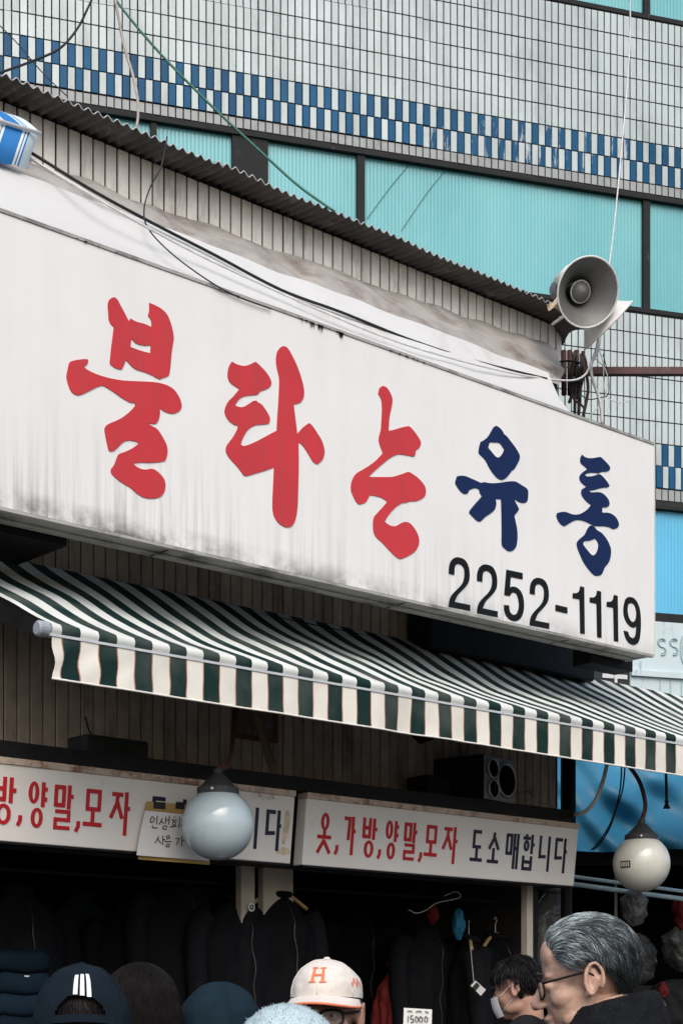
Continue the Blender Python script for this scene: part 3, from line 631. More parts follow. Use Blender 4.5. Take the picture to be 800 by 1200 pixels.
part('wall_rail', M['black_metal'], aw, Wp, AS0, SE, TW + .014, TW + .075, ZW - .10, ZW - .03)
q = MB(); q.tube([Wp(SE, TW + .04, ZW - .06), Wp(AS1, TW + .04, ZW - .06)], .024, 8); q.build('roller_tube', M['alu'], aw, True)
q = MB(); q.add([Wp(AS0, TW + .03, ZW - .01), Wp(AS0, TF - .02, ZF - .01), Wp(AS0, TF - .02, ZF - .06), Wp(AS0, TW + .03, ZW - .22)], [(0, 1, 2, 3)]); q.add([Wp(AS0 + .02, TW + .03, ZW - .02), Wp(AS0 + .02, TF - .02, ZF - .02), Wp(AS0 + .02, TF - .02, ZF - .06), Wp(AS0 + .02, TW + .03, ZW - .22)], [(0, 1, 2, 3)])
q.build('side_flap', M['black_metal'], aw)
s0, z0 = SZ(505, 760, -.58); s1, z1 = SZ(697, 795, -.58)
bb = MB(); bb.box(Wp, s0, s1, TW + .03, -.58, 3.50, 3.80); tag(bevbuild(bb, 'vent_box', M['black_metal'], None, .01), 'long black metal box squeezed between the big sign and the awning', 'box')
# ================================================================ two lower signs
def stroke(pts, th, closed=False):
    """ribbon outline of a polyline in metres"""
    P = [Vector(p) for p in pts]; L = len(P); l, r = [], []
    for i, p in enumerate(P):
        a = (P[i] - P[i - 1]).normalized() if i else (P[1] - P[0]).normalized(); b_ = (P[i + 1] - P[i]).normalized() if i < L - 1 else a
        m_ = (a + b_); m_ = m_.normalized() if m_.length > 1e-5 else a; nn = Vector((-m_.y, m_.x)); k = th / 2 / max(.35, nn.dot(Vector((-a.y, a.x))))
        l.append(p + nn * k); r.append(p - nn * k)
    return l + r[::-1]
GL = {
 'bang': [[(.1, 0), (.1, .48)], [(.5, 0), (.5, .48)], [(.1, .25), (.5, .25)], [(.03, .47), (.57, .47)], [(.78, 0), (.78, .54)], [(.78, .27), (1, .27)], ('o', .5, .78, .32, .22)],
 'yang': [('o', .28, .24, .28, .24), [(.78, 0), (.78, .54)], [(.78, .15), (1, .15)], [(.78, .37), (1, .37)], ('o', .5, .78, .32, .22)],
 'mal': [[(.1, .02), (.1, .50)], [(.5, .02), (.5, .50)], [(.03, .06), (.57, .06)], [(.03, .46), (.57, .46)], [(.78, 0), (.78, .54)], [(.78, .25), (1, .25)], [(.1, .60), (.8, .60), (.8, .78), (.12, .78), (.12, .96), (.88, .96)]],
 'mo': [[(.2, .02), (.2, .56)], [(.82, .02), (.82, .56)], [(.12, .06), (.9, .06)], [(.12, .53), (.9, .53)], [(.5, .55), (.5, .92)], [(0, .93), (1, .93)]],
 'ja': [[(.06, .07), (.62, .07)], [(.36, .07), (.32, .28), (.04, .62)], [(.34, .24), (.62, .62)], [(.80, 0), (.80, 1)], [(.80, .38), (1, .38)]],
 'ot': [('o', .5, .22, .30, .22), [(.5, .43), (.5, .58)], [(0, .60), (1, .60)], [(.52, .66), (.05, 1)], [(.5, .70), (.95, 1)]],
 'ga': [[(.02, .06), (.48, .06), (.42, .62)], [(.76, 0), (.76, 1)], [(.76, .38), (1, .38)]],
 'do': [[(.85, .05), (.25, .05), (.25, .53), (.85, .53)], [(.52, .55), (.52, .92)], [(0, .94), (1, .94)]],
 'so': [[(.55, 0), (.5, .2), (.12, .55)], [(.55, .16), (.96, .55)], [(.52, .5), (.52, .92)], [(0, .94), (1, .94)]],
 'mae': [[(.08, .03), (.08, .60)], [(.42, .03), (.42, .60)], [(.02, .06), (.48, .06)], [(.02, .57), (.48, .57)], [(.66, 0), (.66, 1)], [(.92, 0), (.92, 1)], [(.66, .42), (.92, .42)]],
 'hap': [[(.33, 0), (.33, .10)], [(.04, .11), (.64, .11)], ('o', .34, .32, .24, .16), [(.80, 0), (.80, .54)], [(.80, .28), (1, .28)], [(.14, .60), (.14, 1)], [(.80, .60), (.80, 1)], [(.14, .77), (.80, .77)], [(.08, .96), (.86, .96)]],
 'ni': [[(.10, 0), (.10, .60), (.62, .58)], [(.86, 0), (.86, 1)]],
 'da': [[(.60, .05), (.10, .05), (.10, .58), (.62, .56)], [(.82, 0), (.82, 1)], [(.82, .38), (1, .38)]],
 'comma': [[(.75, 0), (.75, .5), (.2, 1)]],
}
TS = -.40
def tilt(s_, t_, z_): return Wp(s_, TS + t_ + (z_ - 2.44) * .11, z_)
def syllable(parent, key, xl, xr, yt, yb, m, th=.0185):
    xc = (xl + xr) / 2; s0 = SZ(xl, yt, TS)[0]; s1 = SZ(xr, yt, TS)[0]; z1 = SZ(xc, yt, TS)[1]; z0 = SZ(xc, yb, TS)[1]
    q = MB(); k = 0
    for st in GL[key]:
        d = .0026 + .00012 * k; k += 1
        if st[0] == 'o':
            _, cx, cy, rx, ry = st; w_, h_ = s1 - s0, z1 - z0; c = Vector((s0 + cx * w_, z1 - cy * h_)); n = 28
            ou = [(c.x + rx * w_ * math.cos(2 * math.pi * i / n), c.y + ry * h_ * math.sin(2 * math.pi * i / n)) for i in range(n)]
            inn = [(c.x + (rx * w_ - th) * math.cos(2 * math.pi * i / n), c.y + (ry * h_ - th * .85) * math.sin(2 * math.pi * i / n)) for i in range(n)]
            glyph(q, [ou, inn], lambda a, zz, t: tilt(a, t, zz), .0005, d)
        else:
            pl = [(s0 + x * (s1 - s0), z1 - y * (z1 - z0)) for x, y in st]
            glyph(q, [stroke(pl, th if len(st) < 5 else th * .9)], lambda a, zz, t: tilt(a, t, zz), .0005, d)
    return q.build('letter' if key != 'comma' else 'comma', M[m], parent)
def lower_sign(s0, s1, label, letters):
    o = thing('shop_sign', Wp((s0 + s1) / 2, TS, 2.27), label, 'sign', 'lower shop signs')
    q = MB(); q.box(tilt, s0, s1, -.07, 0, 2.272, 2.592); bevbuild(q, 'board', M['small_sign'], o, .003)
    q = MB(); q.box(tilt, s0, s1, -.07, .006, 2.5925, 2.620); q.build('top_rail', M['rust_rail'], o)
    q = MB(); q.box(tilt, s0, s1, -.068, .003, 2.262, 2.2715); q.build('bottom_rail', M['black_metal'], o)
    for l in letters: syllable(o, *l)
    return o
rd, nv_ = 'red_paint', 'navy_paint'
ls = lower_sign(2.6, 5.285, 'left white shop sign, partly hidden by a globe lamp and a paper notice',
    [('bang', -9, 18.5, 910.5, 966, rd), ('comma', 21, 26, 955, 967.5, rd), ('yang', 33, 55, 916.5, 970, rd), ('mal', 63, 85.5, 920, 972, rd), ('comma', 89, 94, 962, 974.5, rd), ('mo', 98, 120, 925, 969, rd), ('ja', 129, 152, 928, 978.5, rd),
     ('do', 174, 196, 934, 980, nv_), ('so', 205, 224, 937, 983, nv_), ('mae', 232, 250, 940, 988, nv_), ('hap', 258, 276, 943, 990, nv_), ('ni', 283, 303, 946, 994, nv_), ('da', 311, 329, 949.5, 996.7, nv_)])
q = MB()
def gl_(x, y, t): s_, z_ = SZ(x, y, TS); return tilt(s_, t, z_)
glyph(q, [smooth_contour([(333, 950), (337, 950), (339, 956), (338, 975), (335, 990), (331, 988), (332, 970)])], gl_, .0004, .0012); q.build('glue_patch', M['glue'], ls)
q = MB(); glyph(q, [smooth_contour([(325, 999), (332, 992), (340, 994), (342, 1000), (334, 1002)])], gl_, .0004, .0011); q.build('glue_patch', M['glue'], ls)
for k in range(9):
    x = random.uniform(292, 324); y = 929 + (x - 290) * .12; a = random.uniform(-.5, .5); L = random.uniform(3, 8); q = MB()
    glyph(q, [[(x, y), (x + 2.2, y + .4), (x + 2 + a * L, y + L), (x + a * L, y + L)]], gl_, .0064, .0070); q.build('tape_scrap', M['glue'] if k % 2 else M['paper'], ls)
lower_sign(5.36, 7.362, 'right white sign over the shop front, red then navy letters, not covered',
    [('ot', 372, 388, 952.7, 999.5, rd), ('comma', 393, 396.5, 990, 1001, rd), ('ga', 402, 416, 957, 1001.6, rd), ('bang', 424, 441, 959, 1005, rd), ('comma', 443, 446.5, 995, 1006, rd), ('yang', 451, 466, 962, 1007, rd), ('mal', 472.6, 487.5, 964, 1008, rd), ('comma', 491, 494.5, 998.6, 1009.7, rd),
     ('mo', 497, 512, 967, 1004, rd), ('ja', 518, 535, 969, 1012, rd), ('do', 551, 565, 973, 1009.5, nv_), ('so', 571, 584, 975.7, 1011.6, nv_), ('mae', 592, 606.7, 976.8, 1018, nv_), ('hap', 611, 624.8, 978, 1019.7, nv_), ('ni', 630.5, 644, 980, 1021, nv_), ('da', 649, 663, 982.5, 1023, nv_)])
# paper notice on cardboard taped to the left sign
TN = -.375
def npt(px, py, t): s_, z_ = SZ(px, py, TN); return Wp(s_, TN + t + (z_ - 2.44) * .11, z_)
note = thing('paper_notice', npt(200, 1005, 0), 'handwritten white paper notice on brown cardboard taped to the left sign', 'notice')
q = MB(); glyph(q, [[(173, 939), (252, 946), (250, 1013), (167, 1006.5)]], npt, -.012, -.006); q.build('cardboard', M['cardboard'], note)
def sheet(u_, v_):
    xl, xr = 170 - 9 * v_, 251 - 3 * v_; x = xl + (xr - xl) * u_; y = (950 + 52 * v_) + (7.5 - 1 * v_) * u_
    return npt(x, y, .001 + .014 * (v_ ** 3) * (1 - u_) ** 2)
q = MB(); q.grid(sheet, 10, 10); pap = q.build('paper', M['paper'], note, True)
for x0, x1 in ((180, 194), (206, 216)):
    q = MB(); glyph(q, [[(x0, 939.5), (x1, 940.5), (x1, 948.5), (x0, 947.5)]], npt, -.005, -.0045); q.build('tape', M['ink'], note)
hand = [[(178, 957), (176, 960), (177, 964), (180, 963), (181, 959), (178, 957)], [(184, 956), (184, 966)], [(179, 967), (179, 970), (185, 970)],
        [(190, 959), (187, 966)], [(189, 962), (192, 965)], [(194, 957), (194, 965)], [(194, 961), (197, 961)], [(198, 956), (198, 966)], [(192, 968), (191, 971), (195, 972), (196, 968), (192, 968)],
        [(203, 958), (205, 957)], [(201, 961), (207, 961)], [(203, 963), (202, 966), (205, 967), (206, 964), (203, 963)], [(200, 969), (207, 968)], [(210, 957), (210, 970)], [(213, 960), (213, 964), (217, 964), (217, 960)], [(212, 967), (218, 967)], [(213, 970), (217, 970), (217, 973)],
        [(187, 980), (183, 988)], [(186, 983), (190, 988)], [(192, 979), (192, 990)], [(192, 984), (195, 984)], [(196, 980), (199, 979), (200, 982), (197, 983), (196, 980)], [(195, 986), (202, 986)], [(197, 989), (196, 992), (200, 992), (200, 989), (197, 989)],
        [(207, 982), (211, 982), (208, 990)], [(214, 980), (214, 992)], [(214, 985), (217, 985)]]
for h in hand:
    q = MB(); q.tube([npt(x, y, .0045 + .004 * max(0, (y - 975) / 30)) for x, y in h], .0024, 4); q.build('handwriting', M['ink'], pap)

# ================================================================ globe lamps
def globe_lamp(c, r, gm, pipe, label, badge=False):
    o = thing('globe_lamp', c - Vector((0, 0, r)), label, 'lamp', 'globe lamps under the awning')
    q = MB(); q.ell(c, (r, r, r), 40, 26); g = q.build('globe', M[gm], o, True)
    q = MB(); q.lathe([(.54 * r, .80 * r), (.58 * r, .82 * r), (.58 * r, 1.0 * r), (.50 * r, 1.03 * r), (.17 * r, 1.38 * r), (.13 * r, 1.40 * r), (.13 * r, 1.52 * r), (0, 1.52 * r)], c, (0, 0, 1), 24); cp = q.build('cap', M['lamp_metal'], o, False)
    for a in (20, 140, 260):
        d = Vector((math.cos(R(a)), math.sin(R(a)), 0)); q = MB(); q.tube([c + d * .56 * r + Vector((0, 0, .91 * r)), c + d * .68 * r + Vector((0, 0, .91 * r))], .006, 6); q.build('screw', M['alu'], cp)
    q = MB(); q.tube(spline([c + Vector((0, 0, 1.5 * r))] + pipe, 8), .012, 8); q.build('pipe', M['rust_pipe'], o, True)
    if badge:
        q = MB(); 
        def bp(u_, v_):
            az = R(214 + 24 * u_); el = R(2 - 14 * v_); return c + Vector((math.cos(az) * math.cos(el), math.sin(az) * math.cos(el), math.sin(el))) * (r + .0012)
        q.grid(bp, 8, 3); bd = q.build('badge', M['lamp_metal'], g)
        for k in range(5):
            q = MB(); q.add([bp(.1 + .17 * k, .2) * 1 , bp(.2 + .17 * k, .2), bp(.2 + .17 * k, .8), bp(.1 + .17 * k, .8)], [(0, 1, 2, 3)])
            for v in q.v: v += (v - c).normalized() * .001
            q.build('badge_mark', M['globe_cream'], bd)
    return o
c1 = PT(255.5, 966, -.17); r1_ = 42.5 / FPX * c1.y
globe_lamp(c1, r1_, 'globe_blue', [PT(268, 895, -.20), PT(273, 862, -.32), PT(275, 832, -.6)], 'bluish white globe lamp hanging in front of the left lower sign')
c2 = PD(751, 1012, 9.43)
globe_lamp(c2, 33.5 / FPX * 9.43, 'globe_cream', [PD(755.5, 945, 9.43), PD(751, 922, 9.44), PD(742, 905, 9.47), PD(728, 890, 9.55), PD(700, 872, 9.8)], 'cream globe lamp on a curved rusty arm in front of the blue tarp', True)

# ================================================================ horn loudspeakers at the roof corner
def horn(c, axis, r, m_in, m_out, label, core=True):
    ax_ = Vector(axis).normalized(); o = thing('horn_speaker', c - ax_ * .2, label, 'loudspeaker', 'horn loudspeakers at the roof corner')
    L = r * 1.75; prof = []
    for i in range(15):
        t = i / 14; prof.append((r * (.15 + .85 * t ** 2.1), -L + L * t))
    q = MB(); q.lathe([(a + .004, h) for a, h in prof], c, ax_, 40); q.build('bell', m_out, o, True)
    q = MB(); q.lathe([(a, h + .001) for a, h in prof], c, ax_, 40); q.build('bell_lining', m_in, o, True)
    q = MB(); n = 40; a_ = ax_.orthogonal().normalized(); b_ = ax_.cross(a_)
    q.tube([c + (a_ * math.cos(2 * math.pi * k / n) + b_ * math.sin(2 * math.pi * k / n)) * (r + .003) for k in range(n + 1)], .0055, 6, False); q.build('rim', M['horn_white'], o, True)
    if core:
        q = MB(); q.lathe([(.0, -.34 * r), (.10 * r, -.36 * r), (.20 * r, -.42 * r), (.29 * r, -.50 * r), (.31 * r, -.54 * r), (.28 * r, -.62 * r), (.2 * r, -.95 * r), (.16 * r, -1.5 * r)], c, ax_, 28); co = q.build('reflector', M['horn_grey'], o, True)
        q = MB(); q.tube([c + ax_ * (-.56 * r) + (a_ * math.cos(2 * math.pi * k / 24) + b_ * math.sin(2 * math.pi * k / 24)) * .315 * r for k in range(25)], .0055, 6, False); q.build('reflector_rim', M['horn_white'], co, True)
    q = MB(); q.lathe([(0, -L - .09), (.3 * r, -L - .09), (.34 * r, -L - .07), (.34 * r, -L + .01), (.2 * r, -L + .02)], c, ax_, 24); q.build('driver', m_out, o, False)
    q = MB(); q.tube(spline([c - ax_ * (L * .9), c - ax_ * (L * .9) + Vector((.02, .02, -.10)), c - ax_ * L + Vector((-.06, .08, -.16))], 5), .008, 6); q.build('bracket', M['horn_white'], o, True)
    return o
hc = PD(688.5, 342.5, 9.35)
horn(hc, (.30, -.86, -.40), 38 / FPX * 9.35, M['horn_grey'], M['horn_grey'], 'grey horn loudspeaker at the roof corner with its mouth to the street')
horn(PD(712, 381, 9.62), (.70, .22, -.66), 36 / FPX * 9.6, M['horn_grey'], M['horn_white'], 'white horn loudspeaker turned down to the right, half hidden by the grey one')
q = MB(); q.add([], [])
def rag(u_, v_): return PD(640 + 20 * u_ + 3 * v_, 356 - 12 * u_ * (1 - v_) + 8 * v_ + 3 * math.sin(6 * u_ + 3 * v_), 9.50 + .05 * math.sin(5 * u_ + 4 * v_))
q = MB(); q.grid(rag, 8, 6); tag(q.build('tan_rag', M['glue'], None, True), 'crumpled tan rag on the roof edge left of the grey horn', 'rag')

# ================================================================ steel bar, conduits and clamps beside the sign
D0 = 9.95
bp_ = thing('steel_bracket', PD(672, 470, D0), 'maroon steel post stub with a long bar reaching right from the roof corner', 'bracket')
q = MB(); q.box(world, PD(668, 0, D0).x, PD(815, 0, D0).x + .8, D0 - .02, D0 + .02, PD(0, 440, D0).z, PD(0, 431, D0).z); bar_ = bevbuild(q, 'bar', M['maroon_steel'], bp_, .003)
for px in (660, 667, 675):
    q = MB(); q.tube([PD(px, 411, D0 + .05), PD(px + .5, 463, D0 + .05)], .016, 8); q.build('conduit', M['maroon_steel'], bp_, True)
for py in (424, 447):
    q = MB(); q.tube(spline([PD(655, py, D0 - .02), PD(668, py - 1, D0 - .06), PD(682, py + 2, D0 - .02)], 5), .006, 6); q.build('clamp', M['black_metal'], bp_, True)
for k in range(9):
    x = random.uniform(672, 684); y0 = random.uniform(408, 420); q = MB()
    q.tube(spline([PD(x, y0, D0 - .02), PD(x + random.uniform(-6, 6), y0 + 18, D0 - .03), PD(x + random.uniform(-5, 5), y0 + 40, D0), PD(x + random.uniform(-6, 4), y0 + random.uniform(50, 75), D0)], 5), .0095, 5)
    q.build('wire_bundle', M['wire_black'] if k % 3 else M['rust_pipe'], bp_, True)
# ================================================================ cables
cable('black_cable', [PT(5, 160, -.45), PT(45, 184, -.36), PT(110, 224, -.28), PT(180, 262, -.28), PT(250, 298, -.25), PT(330, 340, -.2), PT(400, 366, -.2), PT(480, 398, -.22), PT(560, 424, -.25), PT(640, 444, -.28)], .0068, M['wire_black'], 'thick black cable lying along the white sheet above the sign')
cable('white_cable', [PT(5, 168, -.45), PT(45, 191, -.34), PT(100, 224, -.2), PT(150, 254, -.16), PT(230, 297, -.16), PT(300, 330, -.14), PT(380, 366, -.1), PT(470, 402, -.1), PT(560, 428, -.15), PT(620, 441, -.25), PT(665, 446, -.35), PT(684, 440, -.38), PT(692, 424, -.4), PT(698, 408, -.4), PT(702, 388, -.42)], .0058, M['wire_white'], 'white cable running below the black one to the horn loudspeakers')
cable('thin_black_cord', [PT(196, 160, -.33), PT(189, 195, -.34), PT(176, 220, -.3), PT(169, 246, -.25), PT(174, 268, -.18), PT(200, 296, -.08), PT(240, 326, .005), PT(275, 346, .012), PT(318, 362, .012)], .0035, M['wire_black'], 'thin black cord dropping from the roof edge down onto the sign')
cable('green_cable', [PD(120, -25, 8.6), PD(145, 12, 8.6), PD(190, 65, 8.55), PD(250, 126, 8.5), PD(310, 182, 8.45), PD(350, 218, 8.4), PD(392, 248, 8.4)], .0062, M['wire_green'], 'green cable slanting from the top edge down to the roof')
cable('tan_cable', [PD(132, -20, 8.4), PD(138, 15, 8.4), PD(146, 55, 8.4), PD(155, 85, 8.3), PD(161, 112, 8.2), PD(162, 135, 8.1), PD(160, 150, 8.0)], .0072, M['wire_tan'], 'tan and white cable hanging from the top edge to the roof')
cable('grey_cable', [PD(116, -20, 8.4), PD(103, 10, 8.4), PD(90, 35, 8.4), PD(70, 57, 8.3), PD(40, 71, 8.2), PD(10, 82, 8.0), PD(-20, 92, 7.9)], .0058, M['wire_black'], 'dark cable curving across the top left corner')
cable('thin_line', [PD(-10, 20, 9), PD(20, 50, 9), PD(50, 85, 9), PD(78, 112, 9)], .003, M['wire_black'], 'thin dark line crossing the top left corner under the curved cable')
cable('white_wire', [PD(738, -20, 12), PD(737, 60, 12), PD(730, 150, 11.8), PD(724, 215, 11.5), PD(719, 265, 11), PD(713, 312, 10.2), PD(706, 350, 9.9)], .0048, M['wire_white'], 'white wire hanging from the top right down to the horn loudspeaker')
wg = 'thin wires dangling beside the sign end'
for pts, m, r_, lb in (([(703, 388), (700, 410), (692, 428), (694, 445), (700, 462), (704, 480), (705, 496)], 'wire_white', .009, 'twisted white wire hanging from the horns to the sign end'),
                       ([(697, 420), (708, 432), (712, 448), (706, 470), (690, 488), (688, 494)], 'wire_white', .003, 'hair thin pale wire looping beside the sign end'),
                       ([(699, 404), (706, 425), (707, 450), (712, 466), (728, 472), (742, 465), (743, 455)], 'wire_white', .0025, 'hair thin pale wire ending in an upturned hook'),
                       ([(680, 463), (690, 468), (702, 466), (712, 462), (712, 440), (706, 415)], 'wire_black', .003, 'thin black wire sagging under the steel bar'),
                       ([(676, 470), (684, 480), (679, 495)], 'wire_black', .006, 'frayed black wire end over the top corner of the sheet')):
    cable('dangling_wire', [PD(x, y, 9.85) for x, y in pts], r_, M[m], lb, 'wire', wg)
cable('white_hose', [PD(713, 885, 9.25), PD(706, 915, 9.25), PD(697, 938, 9.3), PD(685, 951, 9.4), PD(670, 955, 9.6), PD(655, 952, 9.8)], .011, M['horn_white'], 'white hose curving down in front of the blue tarp')
for k, lb in enumerate(('left of two thin black wires before the blue tarp', 'right of two thin black wires before the blue tarp')):
    cable('hanging_wire', [PD(728 + 4 * k, 895, 9.7), PD(726 + 3 * k, 925, 9.7), PD(720 + k, 950, 9.7), PD(712 + 2 * k, 970, 9.7), PD(700 + 3 * k, 988, 9.8), PD(692 + 3 * k, 996, 9.9)], .0045, M['wire_black'], lb, 'wire', 'paired black wires')
ct = thing('cord_tassel', PD(780, 948, 9.6), 'black cord with a frayed tassel hanging under the awning', 'cord')
q = MB(); q.tube(spline([PD(779, 892, 9.6), PD(780, 915, 9.6), PD(780.5, 938, 9.6)], 4), .008, 6); q.build('cord', M['wire_black'], ct, True)
q = MB(); q.lathe([(.004, 0), (.016, -.012), (.008, -.02), (.022, -.05), (0, -.05)], PD(780.5, 937, 9.6), (0, 0, 1), 8); q.build('tassel', M['wire_black'], ct)

# ================================================================ things on the ledge and wall above the lower signs
sp_ = thing('loudspeaker', Wp(*[(SZ(590, 946, -.5)[0]), -.55, 2.701]), 'black loudspeaker box on the ledge above the right sign', 'loudspeaker')
f0 = SZ(575, 930, -.52)[0]; lf = frame_at(Wp(f0, -.50, 2.701), ROT + R(9))
q = MB(); q.box(lf, -.145, .16, -.03, .30, 0, .25); bevbuild(q, 'cabinet', M['black_metal'], sp_, .012, 2)
part('baffle', M['grey_plastic'], sp_, lf, -.140, .155, -.036, -.031, .008, .242)
for a, zc, rr in ((.055, .125, .092), (-.075, .175, .052), (-.07, .065, .05)):
    cc = lf(a, -.045, zc); axd = (lf(0, -1, 0) - lf(0, 0, 0))
    q = MB(); q.lathe([(rr, 0), (rr * 1.04, .006), (rr * .95, .012), (rr * .88, .0)], cc, axd, 28); rg = q.build('ring', M['alu'], sp_, True)
    q = MB(); q.lathe([(rr * .9, .004), (rr * .45, -.0), (rr * .28, .004), (rr * .2, .008), (0, .01)], cc, axd, 24); q.build('cone', M['black_soft'], rg, True)
def clutter(px, py, w_, h_, label, m, t=-.62):
    s_, z_ = SZ(px, py, t); b = MB(); b.box(Wp, s_ - w_ / 2, s_ + w_ / 2, t - .1, t + .06, 2.701, 2.701 + h_); tag(bevbuild(b, 'ledge_box', M[m], None, .012, 2), label, 'box', 'boxes left on the ledge')
clutter(130, 890, .34, .10, 'flat dark box on the ledge above the left sign', 'coat_grey'); clutter(505, 915, .18, .12, 'dark box on the ledge behind the loudspeaker', 'black_metal')
fr_ = thing('wall_clock', PT(298, 870, TW + .03), 'square wall clock in a brown wooden frame half hidden by the awning', 'clock')
x0, x1 = SZ(275, 850, TW + .03)[0], SZ(325, 850, TW + .03)[0]; zt_, zb_ = SZ(300, 800, TW + .03)[1], SZ(300, 868, TW + .03)[1]
part('face', M['clock_face'], fr_, Wp, x0 + .02, x1 - .02, TW + .013, TW + .030, zb_ + .02, zt_ - .02)
for a in ((x0, x1, zb_, zb_ + .022), (x0, x1, zt_ - .022, zt_), (x0, x0 + .022, zb_ + .0221, zt_ - .0221), (x1 - .022, x1, zb_ + .0221, zt_ - .0221)):
    part('frame', M['wood_frame'], fr_, Wp, a[0], a[1], TW + .0131, TW + .042, a[2], a[3], wd=.003)
for px, py, g in ((289, 853, [(0, 0), (1, 0), (.4, 1)]), (297, 855, [(1, 0), (.2, .4), (0, .8), (.5, 1), (1, .8), (.5, .5)]), (305, 852, [(1, 0), (.1, 0), (0, .45), (.8, .5), (.9, .9), (0, 1)]), (313, 848, [(.8, 0), (0, .6), (1, .6)])):
    s_, z_ = SZ(px, py, TW + .03); q = MB(); q.tube([Wp(s_ + x * .022, TW + .032, z_ - y * .03) for x, y in g], .0022, 4); q.build('numeral', M['post_cream'], fr_)
q = MB(); q.tube(spline([PT(298, 832, TW + .08), PT(308, 862, TW + .14), PT(316, 888, TW + .22), PT(321, 905, TW + .30), PT(322, 925, TW + .36)], 6), .022, 8)
tag(q.build('brown_duct', M['brown_pipe'], None, True), 'bent brown pipe running from the wall clock down to the left sign', 'pipe')
for k, pts in enumerate(([(100, 840), (108, 862), (128, 872), (142, 878), (150, 885), (152, 900)], [(118, 870), (135, 868), (148, 880), (150, 892)])):
    cable('wall_wire', [PT(x, y, TW + .04) for x, y in pts], .004, M['wire_black'], ('longer', 'shorter')[k] + ' loose black wire on the planks above the flat dark box', 'wire', 'loose wires on the planks')
cable('wall_wire', [PT(590, 940, -.6), PT(612, 928, -.6), PT(622, 930, -.55), PT(626, 945, -.5), PT(640, 942, -.5), PT(652, 948, -.5)], .004, M['wire_tan'], 'pale wire tangled on the ledge right of the loudspeaker', 'wire', 'loose wires on the planks')

# ================================================================ striped canopy end, top left
pr = thing('striped_canopy', PT(-110, 175, -.3), 'blue and white striped canopy end poking in at the left edge', 'canopy')
def pq(px, py, d=0.0):
    r = (px - 400) / FPX; D = (C0 - .30) / (N.x * r + N.y); return PD(px, py, D + d)
bands = [(-200, 'w'), (-190, 'b'), (-130, 'w'), (-120, 'l'), (-117, 'w'), (-60, 'b'), (-40, 'w'), (-9, 'l'), (-7.5, 'w'), (-2, 'b'), (0.5, 'w'), (4, 'l'), (5, 'w'), (8, 'b'), (28, 'w'), (31, 'l'), (32.2, 'w'), (34, 'b'), (36, 'w'), (50, None)]
ci = {'w': 0, 'b': 1, 'l': 2}
q = MB(); topw = MB()
for (xa, k), (xb, _) in zip(bands, bands[1:]):
    if k is None: break
    n = max(2, int((xb - xa) / 6)); q.cur = topw.cur = ci[k]
    def cur(u_, v_, xa=xa, xb=xb):
        x = min(xa + (xb - xa) * u_, 48); e = max(0, x - 34) / 14
        return pq(x - 14 * v_ - 3 * e * e * math.sin(math.pi * v_), 157 + (x - 48) * .31 + (43 - 3 * e) * v_ - 1.5 * math.sin(x * .25) * v_, -.01 - .035 * math.sin(math.pi * v_ * .9) + .05 * e * e)
    q.grid(cur, n, 8)
    def tp(u_, v_, xa=xa, xb=xb):
        x = min(xa + (xb - xa) * u_, 48)
        return pq(x - 40 * v_, 156 + (x - 48) * .31 - 13 * math.sin(min(1, v_ * 1.4) * math.pi / 2) - 10 * v_, .22 * v_ + .002)
    topw.grid(tp, n, 6)
ml = [M['parasol_white'], M['parasol_blue'], M['parasol_line']]
q.build('valance', ml, pr, True); topw.build('canopy', ml, pr, True)
q = MB(); q.tube([pq(-200, 157 - 248 * .31, -.03), pq(48, 156.5, -.03)], .008, 8); q.build('rib', M['horn_white'], pr, True)
q = MB(); q.tube([pq(-120, 157 - 168 * .31, -.03), pq(-120, 250, 0)], .012, 8); q.build('bracket', M['alu'], pr, True)

# ================================================================ blue tarp, rail, stall at the right
def tarpf(u_, v_):
    x = 640 + 330 * u_; yb = 994 + 8 * u_ + 3 * math.sin(u_ * 9); yt = 878 + 6 * u_; y = yt + (yb - yt) * v_
    d = 11.7 + .25 * u_ + .30 * (v_ - .5) * -1 + .05 * math.sin(9 * u_ + 7 * v_) + .035 * math.sin(31 * u_ - 12 * v_ + 2 * math.sin(5 * u_)) * (.4 + v_) + .05 * mnoise.noise(Vector((u_ * 5, v_ * 4, 3)))
    return PD(x, y, d)
q = MB(); q.grid(tarpf, 90, 40); tag(q.build('blue_tarp', M['tarp_blue'], None, True), 'sagging blue tarpaulin hung behind the cream globe lamp', 'tarpaulin')
st = thing('market_stall', PD(760, 1195, 13) - Vector((0, 0, CZ)), 'dark neighbouring stall under the blue tarpaulin', 'stall')
xs0, xs1 = PD(655, 0, 12.3).x, PD(1100, 0, 13).x
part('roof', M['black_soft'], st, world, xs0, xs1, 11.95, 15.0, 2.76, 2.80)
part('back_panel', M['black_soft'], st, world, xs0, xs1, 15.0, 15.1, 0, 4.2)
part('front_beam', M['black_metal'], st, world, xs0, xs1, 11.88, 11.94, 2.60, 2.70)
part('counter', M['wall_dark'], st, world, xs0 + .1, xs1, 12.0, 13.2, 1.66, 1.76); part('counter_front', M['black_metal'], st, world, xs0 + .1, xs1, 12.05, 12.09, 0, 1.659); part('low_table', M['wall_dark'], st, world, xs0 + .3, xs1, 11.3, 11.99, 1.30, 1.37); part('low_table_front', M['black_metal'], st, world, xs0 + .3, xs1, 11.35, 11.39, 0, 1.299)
for x in (660, 1090): part('post', M['black_metal'], st, world, PD(x, 0, 12).x - .02, PD(x, 0, 12).x + .02, 11.95, 11.99, 0, 2.6)
rl = thing('metal_rail', PD(720, 1040, 11.2), 'pair of pale blue metal rails running right from the lower sign', 'rail')
